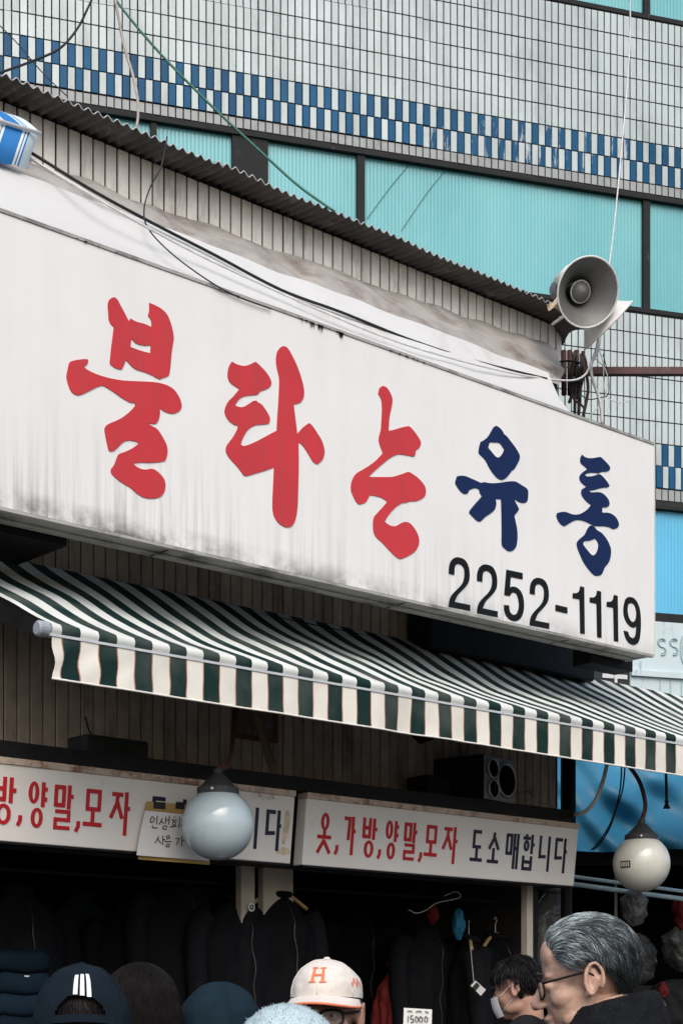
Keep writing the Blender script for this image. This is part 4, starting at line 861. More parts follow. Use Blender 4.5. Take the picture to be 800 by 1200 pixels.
for dy in (0, 9):
    q = MB(); q.tube([PD(640, 1023 + dy, 11.0), PD(900, 1058 + dy, 11.6)], .016 if dy else .012, 8); q.build('rail', M['rail_blue'], rl, True)
for x in (655, 890):
    q = MB(); q.tube([PD(x, 1025 + (x - 640) * .135, 11.03 + (x - 640) * .0023), PD(x, 1034 + (x - 640) * .135, 11.03 + (x - 640) * .0023)], .008, 6); q.build('joiner', M['rail_blue'], rl)

# ================================================================ goods in the shop
def hanger(c, rot, m, parent, w_=.40):
    f = frame_at(c, rot); q = MB(); q.tube(spline([f(-w_ / 2, 0, -.09), f(-w_ / 4, 0, -.035), f(0, 0, 0), f(w_ / 4, 0, -.035), f(w_ / 2, 0, -.09)], 5), .011, 6); h = q.build('hanger', m, parent, True)
    q = MB(); q.tube(spline([f(0, 0, 0), f(0, 0, .05), f(.02, 0, .075), f(0, 0, .095), f(-.02, 0, .08)], 5), .003, 5); q.build('hook', M['alu'], h, True); return h
def coat(px, py, t, m, label, w_=.46, L=.85, rot=0.0, hm=None, group='dark coats hanging in the shop', cat='coat', sleeves=True, badge=None, depth=.12):
    s_, z_ = SZ(px, py, t); c = Wp(s_, t, z_); o = thing('coat' if cat == 'coat' else cat, c - Vector((0, 0, L)), label, cat, group); f = frame_at(c, ROT + rot); sd_ = random.random() * 20
    if hm: hanger(c + Vector((0, 0, .012)), ROT + rot, hm, o, w_ * .85)
    def body(u_, v_):
        th = 2 * math.pi * u_; sh = min(1, (v_ / .13) ** .55) if v_ > 0 else 0
        hw = w_ / 2 * (.20 + .80 * sh) * (1 - .08 * math.sin(math.pi * v_) + .10 * v_); dp = depth * (.35 + .65 * min(1, v_ * 5)) * (1 + .1 * v_)
        fold_ = 1 + (.12 * math.sin(5 * th + 3 * v_ + sd_) + .30 * mnoise.noise(Vector((math.cos(th) * 3.2 + sd_, math.sin(th) * 3.2, v_ * 2.2 + sd_))) + .14 * mnoise.noise(Vector((math.cos(th) * 8, math.sin(th) * 8 + sd_, v_ * 7)))) * min(1, v_ * 4)
        return f(hw * math.cos(th) * (1 + .03 * math.sin(7 * v_ + sd_)), dp * math.sin(th) * fold_, -.01 - .10 * sh * (abs(math.cos(th)) ** 1.5) * (v_ < .14) - (L - .02) * v_ - (.10 * abs(math.cos(th)) ** 1.5 if v_ >= .14 else 0) + .02 * math.sin(3 * th) * v_)
    q = MB(); q.grid(body, 60, 34, True); q.build('body', m, o, True)
    if sleeves:
        q = MB(); q.tube([body(.75 + .004 * math.sin(k), .05 + .045 * k) + (f(0, -1, 0) - f(0, 0, 0)) * .004 for k in range(20)], .0045, 5); q.build('zip', M['zip'], o, True)
        for sg in (-1, 1):
            q = MB(); q.grid(lambda u_, v_: body(.75 + sg * (.085 + .06 * u_), .52 + .05 * u_ + .035 * v_) + (f(0, -1, 0) - f(0, 0, 0)) * .007, 4, 2); q.build('pocket_flap', m, o, True)
    if sleeves:
        for sg in (-1, 1):
            q = MB(); q.tube(spline([f(sg * w_ * .42, 0, -.10), f(sg * w_ * .53, -.01, -.2), f(sg * w_ * .56, -.03, -.42), f(sg * w_ * .55, -.045, -.62)], 4), [.062] * 4 + [.058] * 5 + [.05] * 4, 10); q.build('sleeve', m, o, True)
    q = MB(); q.tube([f(.065 * math.cos(a), .05 * math.sin(a), .0 + .014 * math.sin(a)) for a in [2 * math.pi * k / 16 for k in range(17)]], .020, 8, False); q.build('collar', m, o, True)
    if badge:
        q = MB(); cc = f(*badge); q.lathe([(0, 0), (.022, 0), (.022, .003), (0, .004)], cc, f(0, -1, 0) - f(0, 0, 0), 16); bd = q.build('badge', M['tag_white'], o)
        q = MB(); q.lathe([(.006, .0045), (.013, .0045), (.013, .006), (.006, .006)], cc, f(0, -1, 0) - f(0, 0, 0), 12); q.build('badge_print', M['ink'], bd)
    return o
B_ = M['coat_black']; Nn = M['coat_navy']; G_ = M['coat_grey']
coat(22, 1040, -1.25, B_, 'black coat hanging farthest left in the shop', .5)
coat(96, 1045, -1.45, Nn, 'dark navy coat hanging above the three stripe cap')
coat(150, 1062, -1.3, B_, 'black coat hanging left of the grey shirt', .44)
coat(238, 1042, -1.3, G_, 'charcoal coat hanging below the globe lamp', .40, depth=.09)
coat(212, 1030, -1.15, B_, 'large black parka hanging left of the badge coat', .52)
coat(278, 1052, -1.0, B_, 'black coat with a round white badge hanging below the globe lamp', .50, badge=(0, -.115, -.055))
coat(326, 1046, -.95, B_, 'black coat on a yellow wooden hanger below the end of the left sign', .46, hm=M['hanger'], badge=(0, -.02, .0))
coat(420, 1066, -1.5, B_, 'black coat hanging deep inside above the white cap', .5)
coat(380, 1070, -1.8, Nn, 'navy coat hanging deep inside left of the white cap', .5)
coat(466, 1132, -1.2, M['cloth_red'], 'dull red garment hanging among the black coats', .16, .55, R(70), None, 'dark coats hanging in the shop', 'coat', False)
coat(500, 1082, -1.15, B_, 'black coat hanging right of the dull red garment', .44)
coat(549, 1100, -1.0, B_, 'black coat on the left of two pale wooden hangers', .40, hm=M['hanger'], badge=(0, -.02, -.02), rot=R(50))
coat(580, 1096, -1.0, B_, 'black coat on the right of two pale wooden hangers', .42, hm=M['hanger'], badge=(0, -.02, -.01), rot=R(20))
for k in range(6):
    q = MB(); f = frame_at(PT(12 + 1.5 * math.sin(k * 2), 1128 + 25 * k, -1.0) + Vector((0, 0, 0)), ROT)
    def bg_(u_, v_):
        th = 2 * math.pi * u_; ph = math.pi * (v_ - .5); cs = math.copysign(abs(math.cos(th)) ** .5, math.cos(th)); sn = math.copysign(abs(math.sin(th)) ** .5, math.sin(th)); cp_ = abs(math.cos(ph)) ** .4
        return f(.155 * cs * cp_, .16 * sn * cp_, .058 * math.copysign(abs(math.sin(ph)) ** .6, math.sin(ph)) + .006 * math.sin(5 * th))
    q.grid(bg_, 20, 10, True); o = tag(q.build('folded_jacket', M['bag_blue'], None, True), 'folded dark blue jacket, %s of the stack at the left edge' % ('topmost', 'second from top', 'third from top', 'fourth from top', 'fifth from top', 'lowest')[k], 'jacket', 'folded jackets stacked at the left edge')
st2 = part('display_table', M['wall_dark'], None, Wp, 2.6, 4.6, -1.35, -.75, 0.05, SZ(12, 1278 - 8, -1.0)[1] - .02); tag(st2, 'dark table under the stack of folded jackets', 'table')
q = MB(); q.box(Wp, SZ(33, 1148, -.84)[0] - .012, SZ(33, 1148, -.84)[0] + .012, -.85, -.848, SZ(33, 1153, -.84)[1], SZ(33, 1143, -.84)[1]); tag(q.build('white_tag', M['tag_white']), 'small white tag beside the stack of folded jackets', 'tag', 'white garment tags')
# rail the coats hang from
q = MB(); q.tube([Wp(2.6, -1.05, 2.22), Wp(7.4, -1.05, 2.22)], .012, 8); cr = q.build('clothes_rail', M['black_metal'], None, True); tag(cr, 'black clothes rail across the shop opening', 'rail')
# pale posts and scraps inside
for (x0, x1, y1, t, lb) in ((283, 299, 1058, -.9, 'narrow cream post behind the badge coat'), (309, 344, 1052, -.9, 'wide cream post behind the yellow hanger'), (617.5, 624.5, 1130, -.60, 'slim cream post under the right sign near its end')):
    a0, a1 = SZ(x0, 1030, t)[0], SZ(x1, 1030, t)[0]; b = MB(); b.box(Wp, a0, a1, t - .05, t, .05, 2.41); tag(bevbuild(b, 'post', M['post_cream'], None, .004), lb, 'post', 'cream posts in the shop front')
def crumple(name, px, py, D, w_, h_, m, label, cat, seed, dp=.06, grp=None):
    c = PD(px, py, D); q = MB()
    def fn(u_, v_):
        th = 2 * math.pi * u_; ph = math.pi * v_; p = Vector((math.sin(ph) * math.cos(th), math.sin(ph) * math.sin(th), math.cos(ph)))
        k = .88 + .28 * mnoise.noise(p * 1.8 + Vector((seed, 0, 0))) + .34 * abs(mnoise.noise(Vector((p.x * 5 + p.z * 1.5, p.y * 5 + seed, p.z * 1.3)))) + .10 * mnoise.noise(Vector((p.x * 11 - p.z * 3, p.y * 11, p.z * 3 + seed)))
        return c + Vector((p.x * w_ / 2 * k, p.y * dp * k, p.z * h_ / 2 * (1 + .1 * k)))
    q.grid(fn, 44, 32, True); return tag(q.build(name, m, None, True), label, cat, grp)
crumple('blue_cloth', 537, 1083, 9.75, .07, .17, M['cloth_blue'], 'crumpled bright blue cloth hanging left of the pale hangers', 'cloth', 2)
crumple('red_cloth', 507, 1072, 9.75, .07, .10, M['cloth_red'], 'small red cloth above the black coats', 'cloth', 5)
cable('white_wire_loop', [PD(478, 1066, 9.7), PD(488, 1070, 9.7), PD(500, 1066, 9.7), PD(512, 1058, 9.7), PD(538, 1052, 9.7), PD(534, 1045, 9.7), PD(520, 1050, 9.7)], .003, M['wire_white'], 'white wire loop above the red cloth', 'wire')
wt = thing('garment_tag', PD(562, 1158, 9.0), 'white garment tag hanging below the pale hangers', 'tag', 'white garment tags')
q = MB(); q.add([PD(551, 1155, 9.5), PD(557, 1149, 9.5), PD(569, 1160, 9.5), PD(563, 1167, 9.5)], [(0, 1, 2, 3)]); q.build('card', M['tag_white'], wt)
q = MB(); q.add([PD(553, 1157, 9.495), PD(558, 1151, 9.495), PD(562, 1155, 9.495), PD(557, 1161, 9.495)], [(0, 1, 2, 3)]); q.build('print', M['ink'], wt)
q = MB(); q.tube([PD(551, 1108, 9.62), PD(553, 1132, 9.5), PD(555, 1151, 9.5)], .0018, 4); q.build('string', M['wire_white'], wt)
pc = thing('price_card', PD(490, 1215, 7.6), 'small white price card with handwritten digits beside the white cap', 'price card')
q = MB(); q.add([PD(473, 1181, 7.6), PD(506, 1183, 7.6), PD(505, 1214, 7.6), PD(472, 1212, 7.6)], [(0, 1, 2, 3)]); q.build('card', M['paper'], pc)
for pts in ([(477, 1184.5), (483, 1185)], [(487, 1185.5), (491, 1184.5), (494, 1186)], [(498, 1185), (502, 1186.5)], [(478, 1190), (478, 1198)], [(484, 1190), (481, 1190), (481, 1194), (484, 1194), (484, 1198), (481, 1198)], [(487, 1191), (486, 1196), (489, 1198), (490, 1193), (487, 1191)], [(492, 1191), (491, 1196), (494, 1198), (495, 1193), (492, 1191)], [(498, 1191), (497, 1196), (500, 1198), (501, 1193), (498, 1191)], [(477, 1202), (503, 1203)]):
    q = MB(); q.tube([PD(x, y, 7.595) for x, y in pts], .0022, 4); q.build('handwriting', M['ink'], pc)
stp = part('card_stick', M['black_metal'], pc, world, PD(489, 0, 7.61).x - .006, PD(489, 0, 7.61).x + .006, 7.605, 7.615, .0, PD(489, 1200, 7.61).z)
# plastic wrapped goods at the right
coat(647, 1040, -.95, M['plastic_wrap'], 'grey clothes in plastic wrap hanging right of the slim cream post', .30, .55, R(-20), None, 'plastic wrapped goods', 'wrapped clothes', False, depth=.07)
crumple('plastic_bag', 740, 1125, 12.1, .34, .36, M['plastic_wrap'], 'grey plastic bag heaped on the counter behind the grey haired man', 'bag', 11, .15, 'plastic wrapped goods')
hb1 = crumple('plastic_bag', 742, 1064, 11.15, .18, .22, M['plastic_wrap'], 'clear plastic bag hanging under the cream globe lamp', 'bag', 17, .05, 'plastic wrapped goods')
hb2 = crumple('plastic_bag', 800, 1112, 11.92, .30, .30, M['plastic_wrap'], 'clear plastic bag at the right edge of the stall', 'bag', 27, .12, 'plastic wrapped goods')
hb3 = crumple('red_bag', 801, 1070, 11.90, .16, .25, M['cloth_red'], 'red bag hanging at the right edge', 'bag', 31, .08)
crumple('bottle_pack', 776, 1160, 11.4, .07, .10, M['cloth_red'], 'small red packet behind the grey haired man', 'packet', 37, .04)
crumple('glass_jar', 768, 1178, 11.4, .12, .10, M['plastic_wrap'], 'crumpled clear wrapper behind the coat of the grey haired man', 'wrapper', 41, .05)
crumple('dark_sack', 790, 1185, 11.6, .45, .40, M['coat_grey'], 'dark sack lying at the lower right corner', 'sack', 43, .2)

for x0, y0, x1, y1, x2, y2 in ((482, 190, 458, 218, 430, 256), (527, 193, 500, 226, 470, 270)):
    q = MB(); q.tube(spline([W2(*((AZ(x, y, -.045)[0], -.045, AZ(x, y, -.045)[1]))) for x, y in ((x0, y0), (x1, y1), (x2, y2))], 5), .0035, 4); q.build('crack', M['crack'], tb)

for hb_, x, y0, y1, D in ((hb1, 742, 1053, 1036, 11.15), (hb2, 800, 1092, 1006, 11.92), (hb3, 800, 1055, 1006, 11.90)):
    cable('string', [PD(x, y0 + 6, D), PD(x + .6, (y0 + y1) / 2, D), PD(x, y1, D)], .003, M['wire_white'], None, parent=hb_)
# ================================================================ people
def remesh(vs, fs, voxel, smooth_it, m):
    me = mesh_of('tmp', vs, fs, m); o = bpy.data.objects.new('tmp', me); COL.objects.link(o)
    md = o.modifiers.new('r', 'REMESH'); md.mode = 'VOXEL'; md.voxel_size = voxel; md.use_smooth_shade = True
    if smooth_it:
        sm = o.modifiers.new('s', 'SMOOTH'); sm.factor = .5; sm.iterations = smooth_it
    dg = bpy.context.evaluated_depsgraph_get(); out = bpy.data.meshes.new_from_object(o.evaluated_get(dg), depsgraph=dg)
    bpy.data.objects.remove(o); bpy.data.meshes.remove(me)
    out.materials.clear(); out.materials.append(m); out.polygons.foreach_set('use_smooth', [True] * len(out.polygons)); return out
def person(x, y, fwd, H, label, group, coat_m, voxel=.007, pitch=0.0, hyaw=0.0, skin=M['skin'], collar=.0, face=1.0):
    fw = Vector((fwd[0], fwd[1], 0)).normalized(); rt = Vector((fw.y, -fw.x, 0)); pos = Vector((x, y, 0)); k = H / 1.72
    o = thing('person', pos, label, 'person', group)
    def wl(p): return pos + rt * p[0] + fw * p[1] + Vector((0, 0, p[2]))
    hz = H - .118; piv = Vector((0, -.03, hz - .11)); hm = Matrix.Rotation(-pitch, 3, 'X') ; hm = Matrix.Rotation(hyaw, 3, 'Z') @ hm
    def hl(p): v = Vector((p[0], p[1], p[2] + hz)); return piv + hm @ (v - piv)          # head space -> body space
    def hw(p): return wl(hl(p))
    q = MB()
    def E(c, r, mt=None): q.ell(Vector((0, 0, 0)), r, 20, 14, mt); n = 21 * 0 + 20 * 15; \
        [v.__iadd__(Vector(c)) for v in q.v[-n:]]
    start = 0
    E((0, -.012, .03), (.077, .098, .088)); E((0, .026, -.04), (.063, .066, .084)); E((0, .058, -.098), (.032, .032, .024))
    E((0, .068, .016), (.048, .019, .012)); E((0, .058, .055), (.052, .026, .04))
    for s_ in (-1, 1):
        E((s_ * .043, .050, -.030), (.023, .030, .028)); E((s_ * .047, .012, -.080), (.020, .050, .024)); E((s_ * .0125, .103, -.040), (.0085, .011, .0085))
        E((s_ * .030, .0765, -.004), (.0155, .012, .010))
        E((s_ * .078, -.013, -.012), (.0045, .017, .031), Matrix.Rotation(R(14), 3, 'X')); q.tube([(s_ * .082, -.020, .010), (s_ * .083, -.022, -.008), (s_ * .082, -.014, -.026), (s_ * .081, -.004, -.034)], .0034, 8); E((s_ * .082, .003, -.014), (.004, .005, .008))
        rim = [(s_ * (.085 + .005 * math.sin(t * 2.4)), -.014 - .019 * math.cos(t * 5.2 - .9) - .004, -.008 + .033 * math.sin(t * 5.2 - .9 + .2)) for t in [i / 12 for i in range(13)]]
        q.tube(rim, .0048, 8); q.ell((s_ * .080, .002, -.036), (.006, .007, .009), 10, 8)
    q.tube([(0, .088, .006), (0, .100, -.016), (0, .113, -.036)], [.0085, .0095, .0125], 10); E((0, .112, -.038), (.0115, .0105, .0105))
    E((0, .088, -.070), (.025, .014, .0085)); E((0, .084, -.082), (.021, .013, .0075))
    for v in q.v: v[:] = hl(v)
    q.tube([hl((0, -.025, -.05)), hl((0, -.03, -.11)), (0, -.035, H - .31 * k), (0, -.03, H - .36 * k)], [.060, .056, .060, .075], 18)
    # torso and limbs under the clothes
    def cap(pts, rr): q.tube(pts, rr, 14); [q.ell(p, (r, r, r), 12, 8) for p, r in zip(pts, rr)]
    q.ell((0, -.01, 1.25 * k), (.17 * k, .10 * k, .24 * k), 20, 14); q.ell((0, -.01, 1.0 * k), (.15 * k, .10 * k, .2 * k), 20, 14)
    for s_ in (-1, 1):
        cap([(s_ * .03, -.02, 1.41 * k), (s_ * .17 * k, -.02, 1.385 * k)], [.06, .06])
        cap([(s_ * .19 * k, -.02, 1.37 * k), (s_ * .23 * k, -.05, 1.10 * k), (s_ * .20 * k, .06, .90 * k)], [.055, .043, .034])
        cap([(s_ * .09 * k, 0, .92 * k), (s_ * .10 * k, .01, .50 * k), (s_ * .10 * k, -.02, .10 * k)], [.085, .058, .042])
    me = remesh([wl(v) - pos for v in q.v], q.f, voxel, 3, skin); b = place('body', me, pos, o)
    # clothes
    q = MB()
    q.ell((0, -.01, 1.22 * k), (.205 * k, .145 * k, .25 * k), 24, 16); q.ell((0, -.005, .98 * k), (.205 * k, .15 * k, .26 * k), 24, 16); q.tube([(0, -.005, .98 * k), (0, -.005, .70 * k)], [.195 * k, .215 * k], 24)
    for s_ in (-1, 1):
        cap([(s_ * .03, -.03, 1.42 * k), (s_ * .175 * k, -.03, 1.39 * k)], [.078, .078])
        cap([(s_ * .19 * k, -.03, 1.385 * k), (s_ * .245 * k, -.06, 1.10 * k), (s_ * .20 * k, .08, .92 * k)], [.080, .066, .055])
    me = remesh([wl(v) - pos for v in q.v], q.f, .014, 3, coat_m); place('coat', me, pos, o)
    if collar:
        def cf(u_, v_):
            th = 2 * math.pi * u_; hgt = collar * (1 - .26 * (.5 + .5 * math.sin(th)) ** 2); prof = ((0, .118, -.03), (.22, .098, .35), (.42, .086, .80), (.52, .086, .97), (.60, .094, 1.0), (.70, .104, .93), (.85, .122, .62), (1.0, .140, .30))
            for (v0, r0, z0), (v1, r1, z1) in zip(prof, prof[1:]):
                if v0 <= v_ <= v1 + 1e-6: f_ = (v_ - v0) / (v1 - v0); rr = r0 + (r1 - r0) * f_; zf = z0 + (z1 - z0) * f_; break
            w_ = .007 * mnoise.noise(Vector((math.cos(th) * 1.6, math.sin(th) * 1.6, v_ * 3 + H))) + .004 * mnoise.noise(Vector((math.cos(th) * 5, math.sin(th) * 5, v_ * 6)))
            gap = .02 * max(0, math.sin(th)) ** 8
            return wl(((rr + w_) * .98 * math.cos(th), -.034 + (rr + w_) * 1.02 * math.sin(th), H - .335 * k + hgt * zf + w_ - gap))
        q = MB(); q.grid(cf, 64, 26, True); q.build('collar', coat_m, o, True)
    q = MB()
    for s_ in (-1, 1): cap([(s_ * .09 * k, 0, .90 * k), (s_ * .10 * k, .01, .50 * k), (s_ * .10 * k, -.02, .09 * k)], [.10, .078, .066])
    me = remesh([wl(v) - pos for v in q.v], q.f, .016, 2, M['trousers']); place('trousers', me, pos, o)
    for s_ in (-1, 1):
        q = MB(); q.ell((s_ * .10 * k, .05, .035), (.045, .13, .035), 14, 8); q.ell((s_ * .10 * k, -.02, .07), (.042, .05, .05), 12, 8); q.v = [wl(v) for v in q.v]; q.build('shoe', M['shoe'], o, True)
    return o, hw, wl, hz, hl
def strands(name, parent, items, mats, r):
    """items: list of (points, material index)"""
    q = MB()
    for pts, mi in items:
        q.cur = mi; n = len(pts); q.tube(pts, [r * (1 - .75 * (i / (n - 1)) ** 2) for i in range(n)], 3, False)
    return q.build(name, mats, parent, True)
def skull(d, off):    # point on the cranium in head space along unit direction d
    return Vector((d.x * (.077 + off), -.012 + d.y * (.098 + off), .03 + d.z * (.088 + off)))
def short_hair(parent, hw, n, mats, flow, hair_ok, length, lift, r, pick, base_m, base_off=.006):
    q = MB(); seg, rings = 40, 28; vs = []
    for j in range(rings + 1):
        ph = math.pi * .80 * j / rings
        for i in range(seg):
            th = 2 * math.pi * i / seg; d = Vector((math.sin(ph) * math.cos(th), math.sin(ph) * math.sin(th), math.cos(ph))); ok = hair_ok(d)
            vs.append(hw(skull(d, base_off if ok > .5 else -.012)))
    q.add(vs, [(j * seg + i, (j + 1) * seg + i, (j + 1) * seg + (i + 1) % seg, j * seg + (i + 1) % seg) for j in range(rings) for i in range(seg)])
    hb = q.build('hair', base_m, parent, True); items = []
    while len(items) < n:
        d = Vector((random.gauss(0, 1), random.gauss(0, 1), random.gauss(0, 1))).normalized()
        if hair_ok(d) < random.random() * .9 + .05: continue
        L = length * random.uniform(.65, 1.2); pts = []; dd = d.copy(); w_ = random.uniform(-.22, .22) + .9 * mnoise.noise(d * 3.1); lf = lift * random.uniform(.4, 1.3)
        for i in range(6):
            t = i / 5; pts.append(hw(skull(dd, base_off - .001 + lf * math.sin(math.pi * min(1, t * .8 + .08)) )))
            f = flow(dd); f = f + dd.cross(f) * w_; f = f - dd * f.dot(dd); dd = (dd + f.normalized() * (L / 5 / .09)).normalized()
        items.append((pts, pick(d)))
    strands('hair_strands', hb, items, mats, r); return hb
def glasses(parent, hw, m, w_=.002, lens=True, drop=0.0, round_=.022):
    fr = MB(); 
    for s_ in (-1, 1):
        c = Vector((s_ * .034, .098, -.006 + drop)); n = 20
        fr.tube([hw(c + Vector((s_ * 0 + .027 * math.copysign(abs(math.cos(a)) ** .7, math.cos(a)), -.012 * (abs(math.cos(a)) if math.cos(a) * s_ > 0 else 0), round_ * math.copysign(abs(math.sin(a)) ** .7, math.sin(a))))) for a in [2 * math.pi * i / n for i in range(n + 1)]], w_, 6, False)
        fr.tube([hw((s_ * .061, .088, .004 + drop)), hw((s_ * .078, .05, .006 + drop)), hw((s_ * .083, -.005, .010 + drop)), hw((s_ * .082, -.022, -.004 + drop))], w_ * 1.1, 6)
    fr.tube([hw((-.007, .100, .0 + drop)), hw((0, .104, .003 + drop)), hw((.007, .100, .0 + drop))], w_, 6)
    g = fr.build('glasses', m, parent, True)
    if lens:
        for s_ in (-1, 1):
            q = MB(); c = Vector((s_ * .034, .097, -.006 + drop)); n = 16; q.add([hw(c + Vector((.026 * math.cos(2 * math.pi * i / n), 0, (round_ - .001) * math.sin(2 * math.pi * i / n)))) for i in range(n)], [tuple(range(n))]); q.build('lens', M['lens'], g)
    return g
def eyes(parent, hw):
    for s_ in (-1, 1):
        q = MB(); q.ell((0, 0, 0), (.0105, .0105, .0055), 14, 10); c = Vector((s_ * .031, .0775, -.003)); q.v = [hw(v + c) for v in q.v]; e = q.build('eye', M['eye_white'], parent, True)
        q = MB(); q.ell((0, 0, 0), (.0050, .003, .0046), 12, 8); c = Vector((s_ * .031, .0872, -.003)); q.v = [hw(v + c) for v in q.v]; q.build('iris', M['hair_black'], e, True)
        q = MB(); q.tube([hw((s_ * .014, .094, .020)), hw((s_ * .030, .094, .026)), hw((s_ * .048, .082, .021))], [.003, .0038, .002], 6); q.build('eyebrow', M['hair_dark'], parent, True)
def dome_pt(d, rx, ry, rz, c): return Vector((d.x * rx + c[0], d.y * ry + c[1], d.z * rz + c[2]))
def cap_hat(parent, hw, m, brim_m, edge_m, rx=.086, ry=.107, rz=.100, c=(0, -.010, .034), tilt_=R(-6), back_hole=True):
    ct, st_ = math.cos(tilt_), math.sin(tilt_)
    def cp(p): y, z = p.y - c[1], p.z - c[2]; return hw((p.x, c[1] + y * ct - z * st_, c[2] + y * st_ + z * ct))
    def dm(th, ph, off=0.0):
        d = Vector((math.cos(th) * math.cos(ph), math.sin(th) * math.cos(ph), math.sin(ph))); k = 1 + off / .09
        sq = 1 + .03 * math.cos(ph) ** 2 * abs(math.sin(2 * ph))
        pn = 1 + .006 * abs(math.sin(3 * th)) * math.cos(ph) + .030 * mnoise.noise(d * 2.3 + Vector((rx * 90, 0, 0))) + .014 * mnoise.noise(d * 5.5)
        return cp(dome_pt(d * k * pn * sq, rx, ry, rz, c))
    q = MB(); nu_, nv_2 = 120, 48; vs = []; hole = []
    q.grid(lambda u_, v_: dm(2 * math.pi * u_, R(-4) + R(94) * v_), nu_, nv_2, True)
    if back_hole:      # arched opening over the strap at the back
        keep = []; mi = []
        for f, mm in zip(q.f, q.mi):
            i = f[0] % nu_; j = f[0] // nu_; th = (i + .5) / nu_ * 360; a = abs(th - 270)
            if j >= 3 and a < 30 and j < 3 + 9.0 * math.sqrt(max(0, 1 - (a / 30) ** 2)): continue
            keep.append(f); mi.append(mm)
        q.f, q.mi = keep, mi
    h = q.build('cap', m, parent, True)
    for k in range(6):
        th = R(90 + 60 * k); q = MB(); q.tube([dm(th, R(p if not (back_hole and abs(((90 + 60 * k) % 360) - 270) < 5) else max(p, 26)), .0008) for p in range(-2, 91, 6)], .0011, 4); q.build('seam', m, h, True)
    q = MB(); q.ell((0, 0, 0), (.009, .009, .005), 12, 6); tp_ = Vector((c[0], c[1], c[2] + rz + .002)); q.v = [cp(v + tp_) for v in q.v]; q.build('button', m, h, True)
    def br(u_, v_, dz=0.0):
        a = R(12) + R(156) * u_; ix, iy = rx * 1.005 * math.cos(a), ry * 1.005 * math.sin(a); L = .070 * math.sin(math.pi * u_) ** .55
        x_ = ix * (1 + .06 * v_); y_ = iy + L * v_; return cp(Vector((c[0] + x_, c[1] + y_, c[2] - .004 - .020 * v_ * math.sin(math.pi * u_) - .022 * (abs(x_) / rx) ** 2 * (.3 + .7 * v_) + dz)))
    q = MB(); q.grid(br, 32, 8); q.grid(lambda a, b_: br(a, b_, -.004), 32, 8); bo = q.build('brim', brim_m, h, True)
    q = MB(); q.tube([br(i / 40, 1.0, -.002) for i in range(41)], .0034, 6); q.build('brim_edge', edge_m, bo, True)
    if back_hole:
        q = MB(); q.grid(lambda u_, v_: dm(R(228) + R(84) * u_, R(-4) + R(7) * v_, .0015), 12, 2); q.build('strap', m, h, True)
    return h, dm, cp
grp = 'people walking in front of the shop'
def at(px, D): return (px - 400) / FPX * D
def crown(py, D): return CZ + (HOR - py) / FPX * D

# --- grey haired man, lower right
Dm = 3.55
pm, hw, wl, hz, hl = person(at(697, Dm), Dm, (-.985, .15), crown(1075, Dm), 'grey haired man in thin glasses and a dark high collared coat', grp, M['wool_coat'], .0038, R(11), R(0), M['skin'], collar=.185)
def ok_man(d):
    ph = math.degrees(math.atan2(abs(d.x), d.y)); tab = ((0, .66), (25, .60), (45, .34), (58, .06), (70, .0), (84, .13), (100, .10), (112, -.40), (130, -.66), (180, -.70))
    for (a, za), (b_, zb) in zip(tab, tab[1:]):
        if a <= ph <= b_: return 1 if d.z > za + (zb - za) * (ph - a) / (b_ - a) else 0
    return 1
def flow_man(d):
    k = max(0, d.z); fy = max(0, d.y); return Vector((.15 * d.x, -(.55 + .9 * fy + .6 * k ** 2), -.95 * (1 - k ** 3) * (1 - .85 * min(1, 1.3 * fy))))
def pick_man(d):
    g = .44 + .52 * d.z + .30 * d.y + random.gauss(0, .20) + .50 * mnoise.noise(d * 6.0) - (.25 if d.z < .0 else 0)
    return 2 if g > .92 else (1 if g > .46 else 0)
short_hair(pm, hw, 14000, [M['hair_dark'], M['hair_mid'], M['hair_light']], flow_man, ok_man, .042, .011, .00055, pick_man, M['hair_dark'], .005)
eyes(pm, hw); glasses(pm, hw, M['black_metal'], .0022)
# --- man in the white cap
De = 4.15
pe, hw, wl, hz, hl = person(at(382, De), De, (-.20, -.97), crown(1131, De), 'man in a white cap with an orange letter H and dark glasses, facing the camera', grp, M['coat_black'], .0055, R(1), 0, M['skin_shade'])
EC = (.087, .108, .088, (0, -.010, .044))
h, dm, cp = cap_hat(pe, hw, M['white_cloth'], M['white_cloth'], M['coral'], *EC, back_hole=True, tilt_=R(3))
def on_dome(x, z, off=.002):      # front of the cap
    rx, ry, rz, c = EC; v = 1 - (x / rx) ** 2 - (z / rz) ** 2; y_ = ry * math.sqrt(max(.01, v)) * 1.012 + off
    return cp(Vector((c[0] + x, c[1] + y_, c[2] + z)))
q = MB()
for x0, x1, z0, z1 in ((-.017, -.009, .030, .064), (.009, .017, .030, .064), (-.010, .010, .0445, .0495), (-.022, -.004, .0275, .0305), (.004, .022, .0275, .0305), (-.022, -.004, .0635, .0665), (.004, .022, .0635, .0665)):
    sl_ = .12
    q.grid(lambda u_, v_: dm(R(90) + (x0 + (x1 - x0) * u_) / .088, math.asin((z0 + (z1 - z0) * v_) / .095), .0022), 4, 4)
q.build('letter_h', M['coral'], h)
q = MB()
for k in range(5): q.grid(lambda u_, v_: dm(R(168 - 5 * k + 3 * u_), R(12 + (k % 2) * 6 + 8 * v_), .0025), 2, 2)
q.build('side_logo', M['coral'], h)
eyes(pe, hw); glasses(pe, hw, M['black_metal'], .0032, True, -.002, .019)
short_hair(pe, hw, 500, [M['hair_dark'], M['hair_mid']], lambda d: Vector((0, -.3, -1)), lambda d: 1 if (d.y < .05 and -.55 < d.z < .15) else 0, .03, .004, .001, lambda d: random.choice((0, 1)), M['hair_dark'], .003)
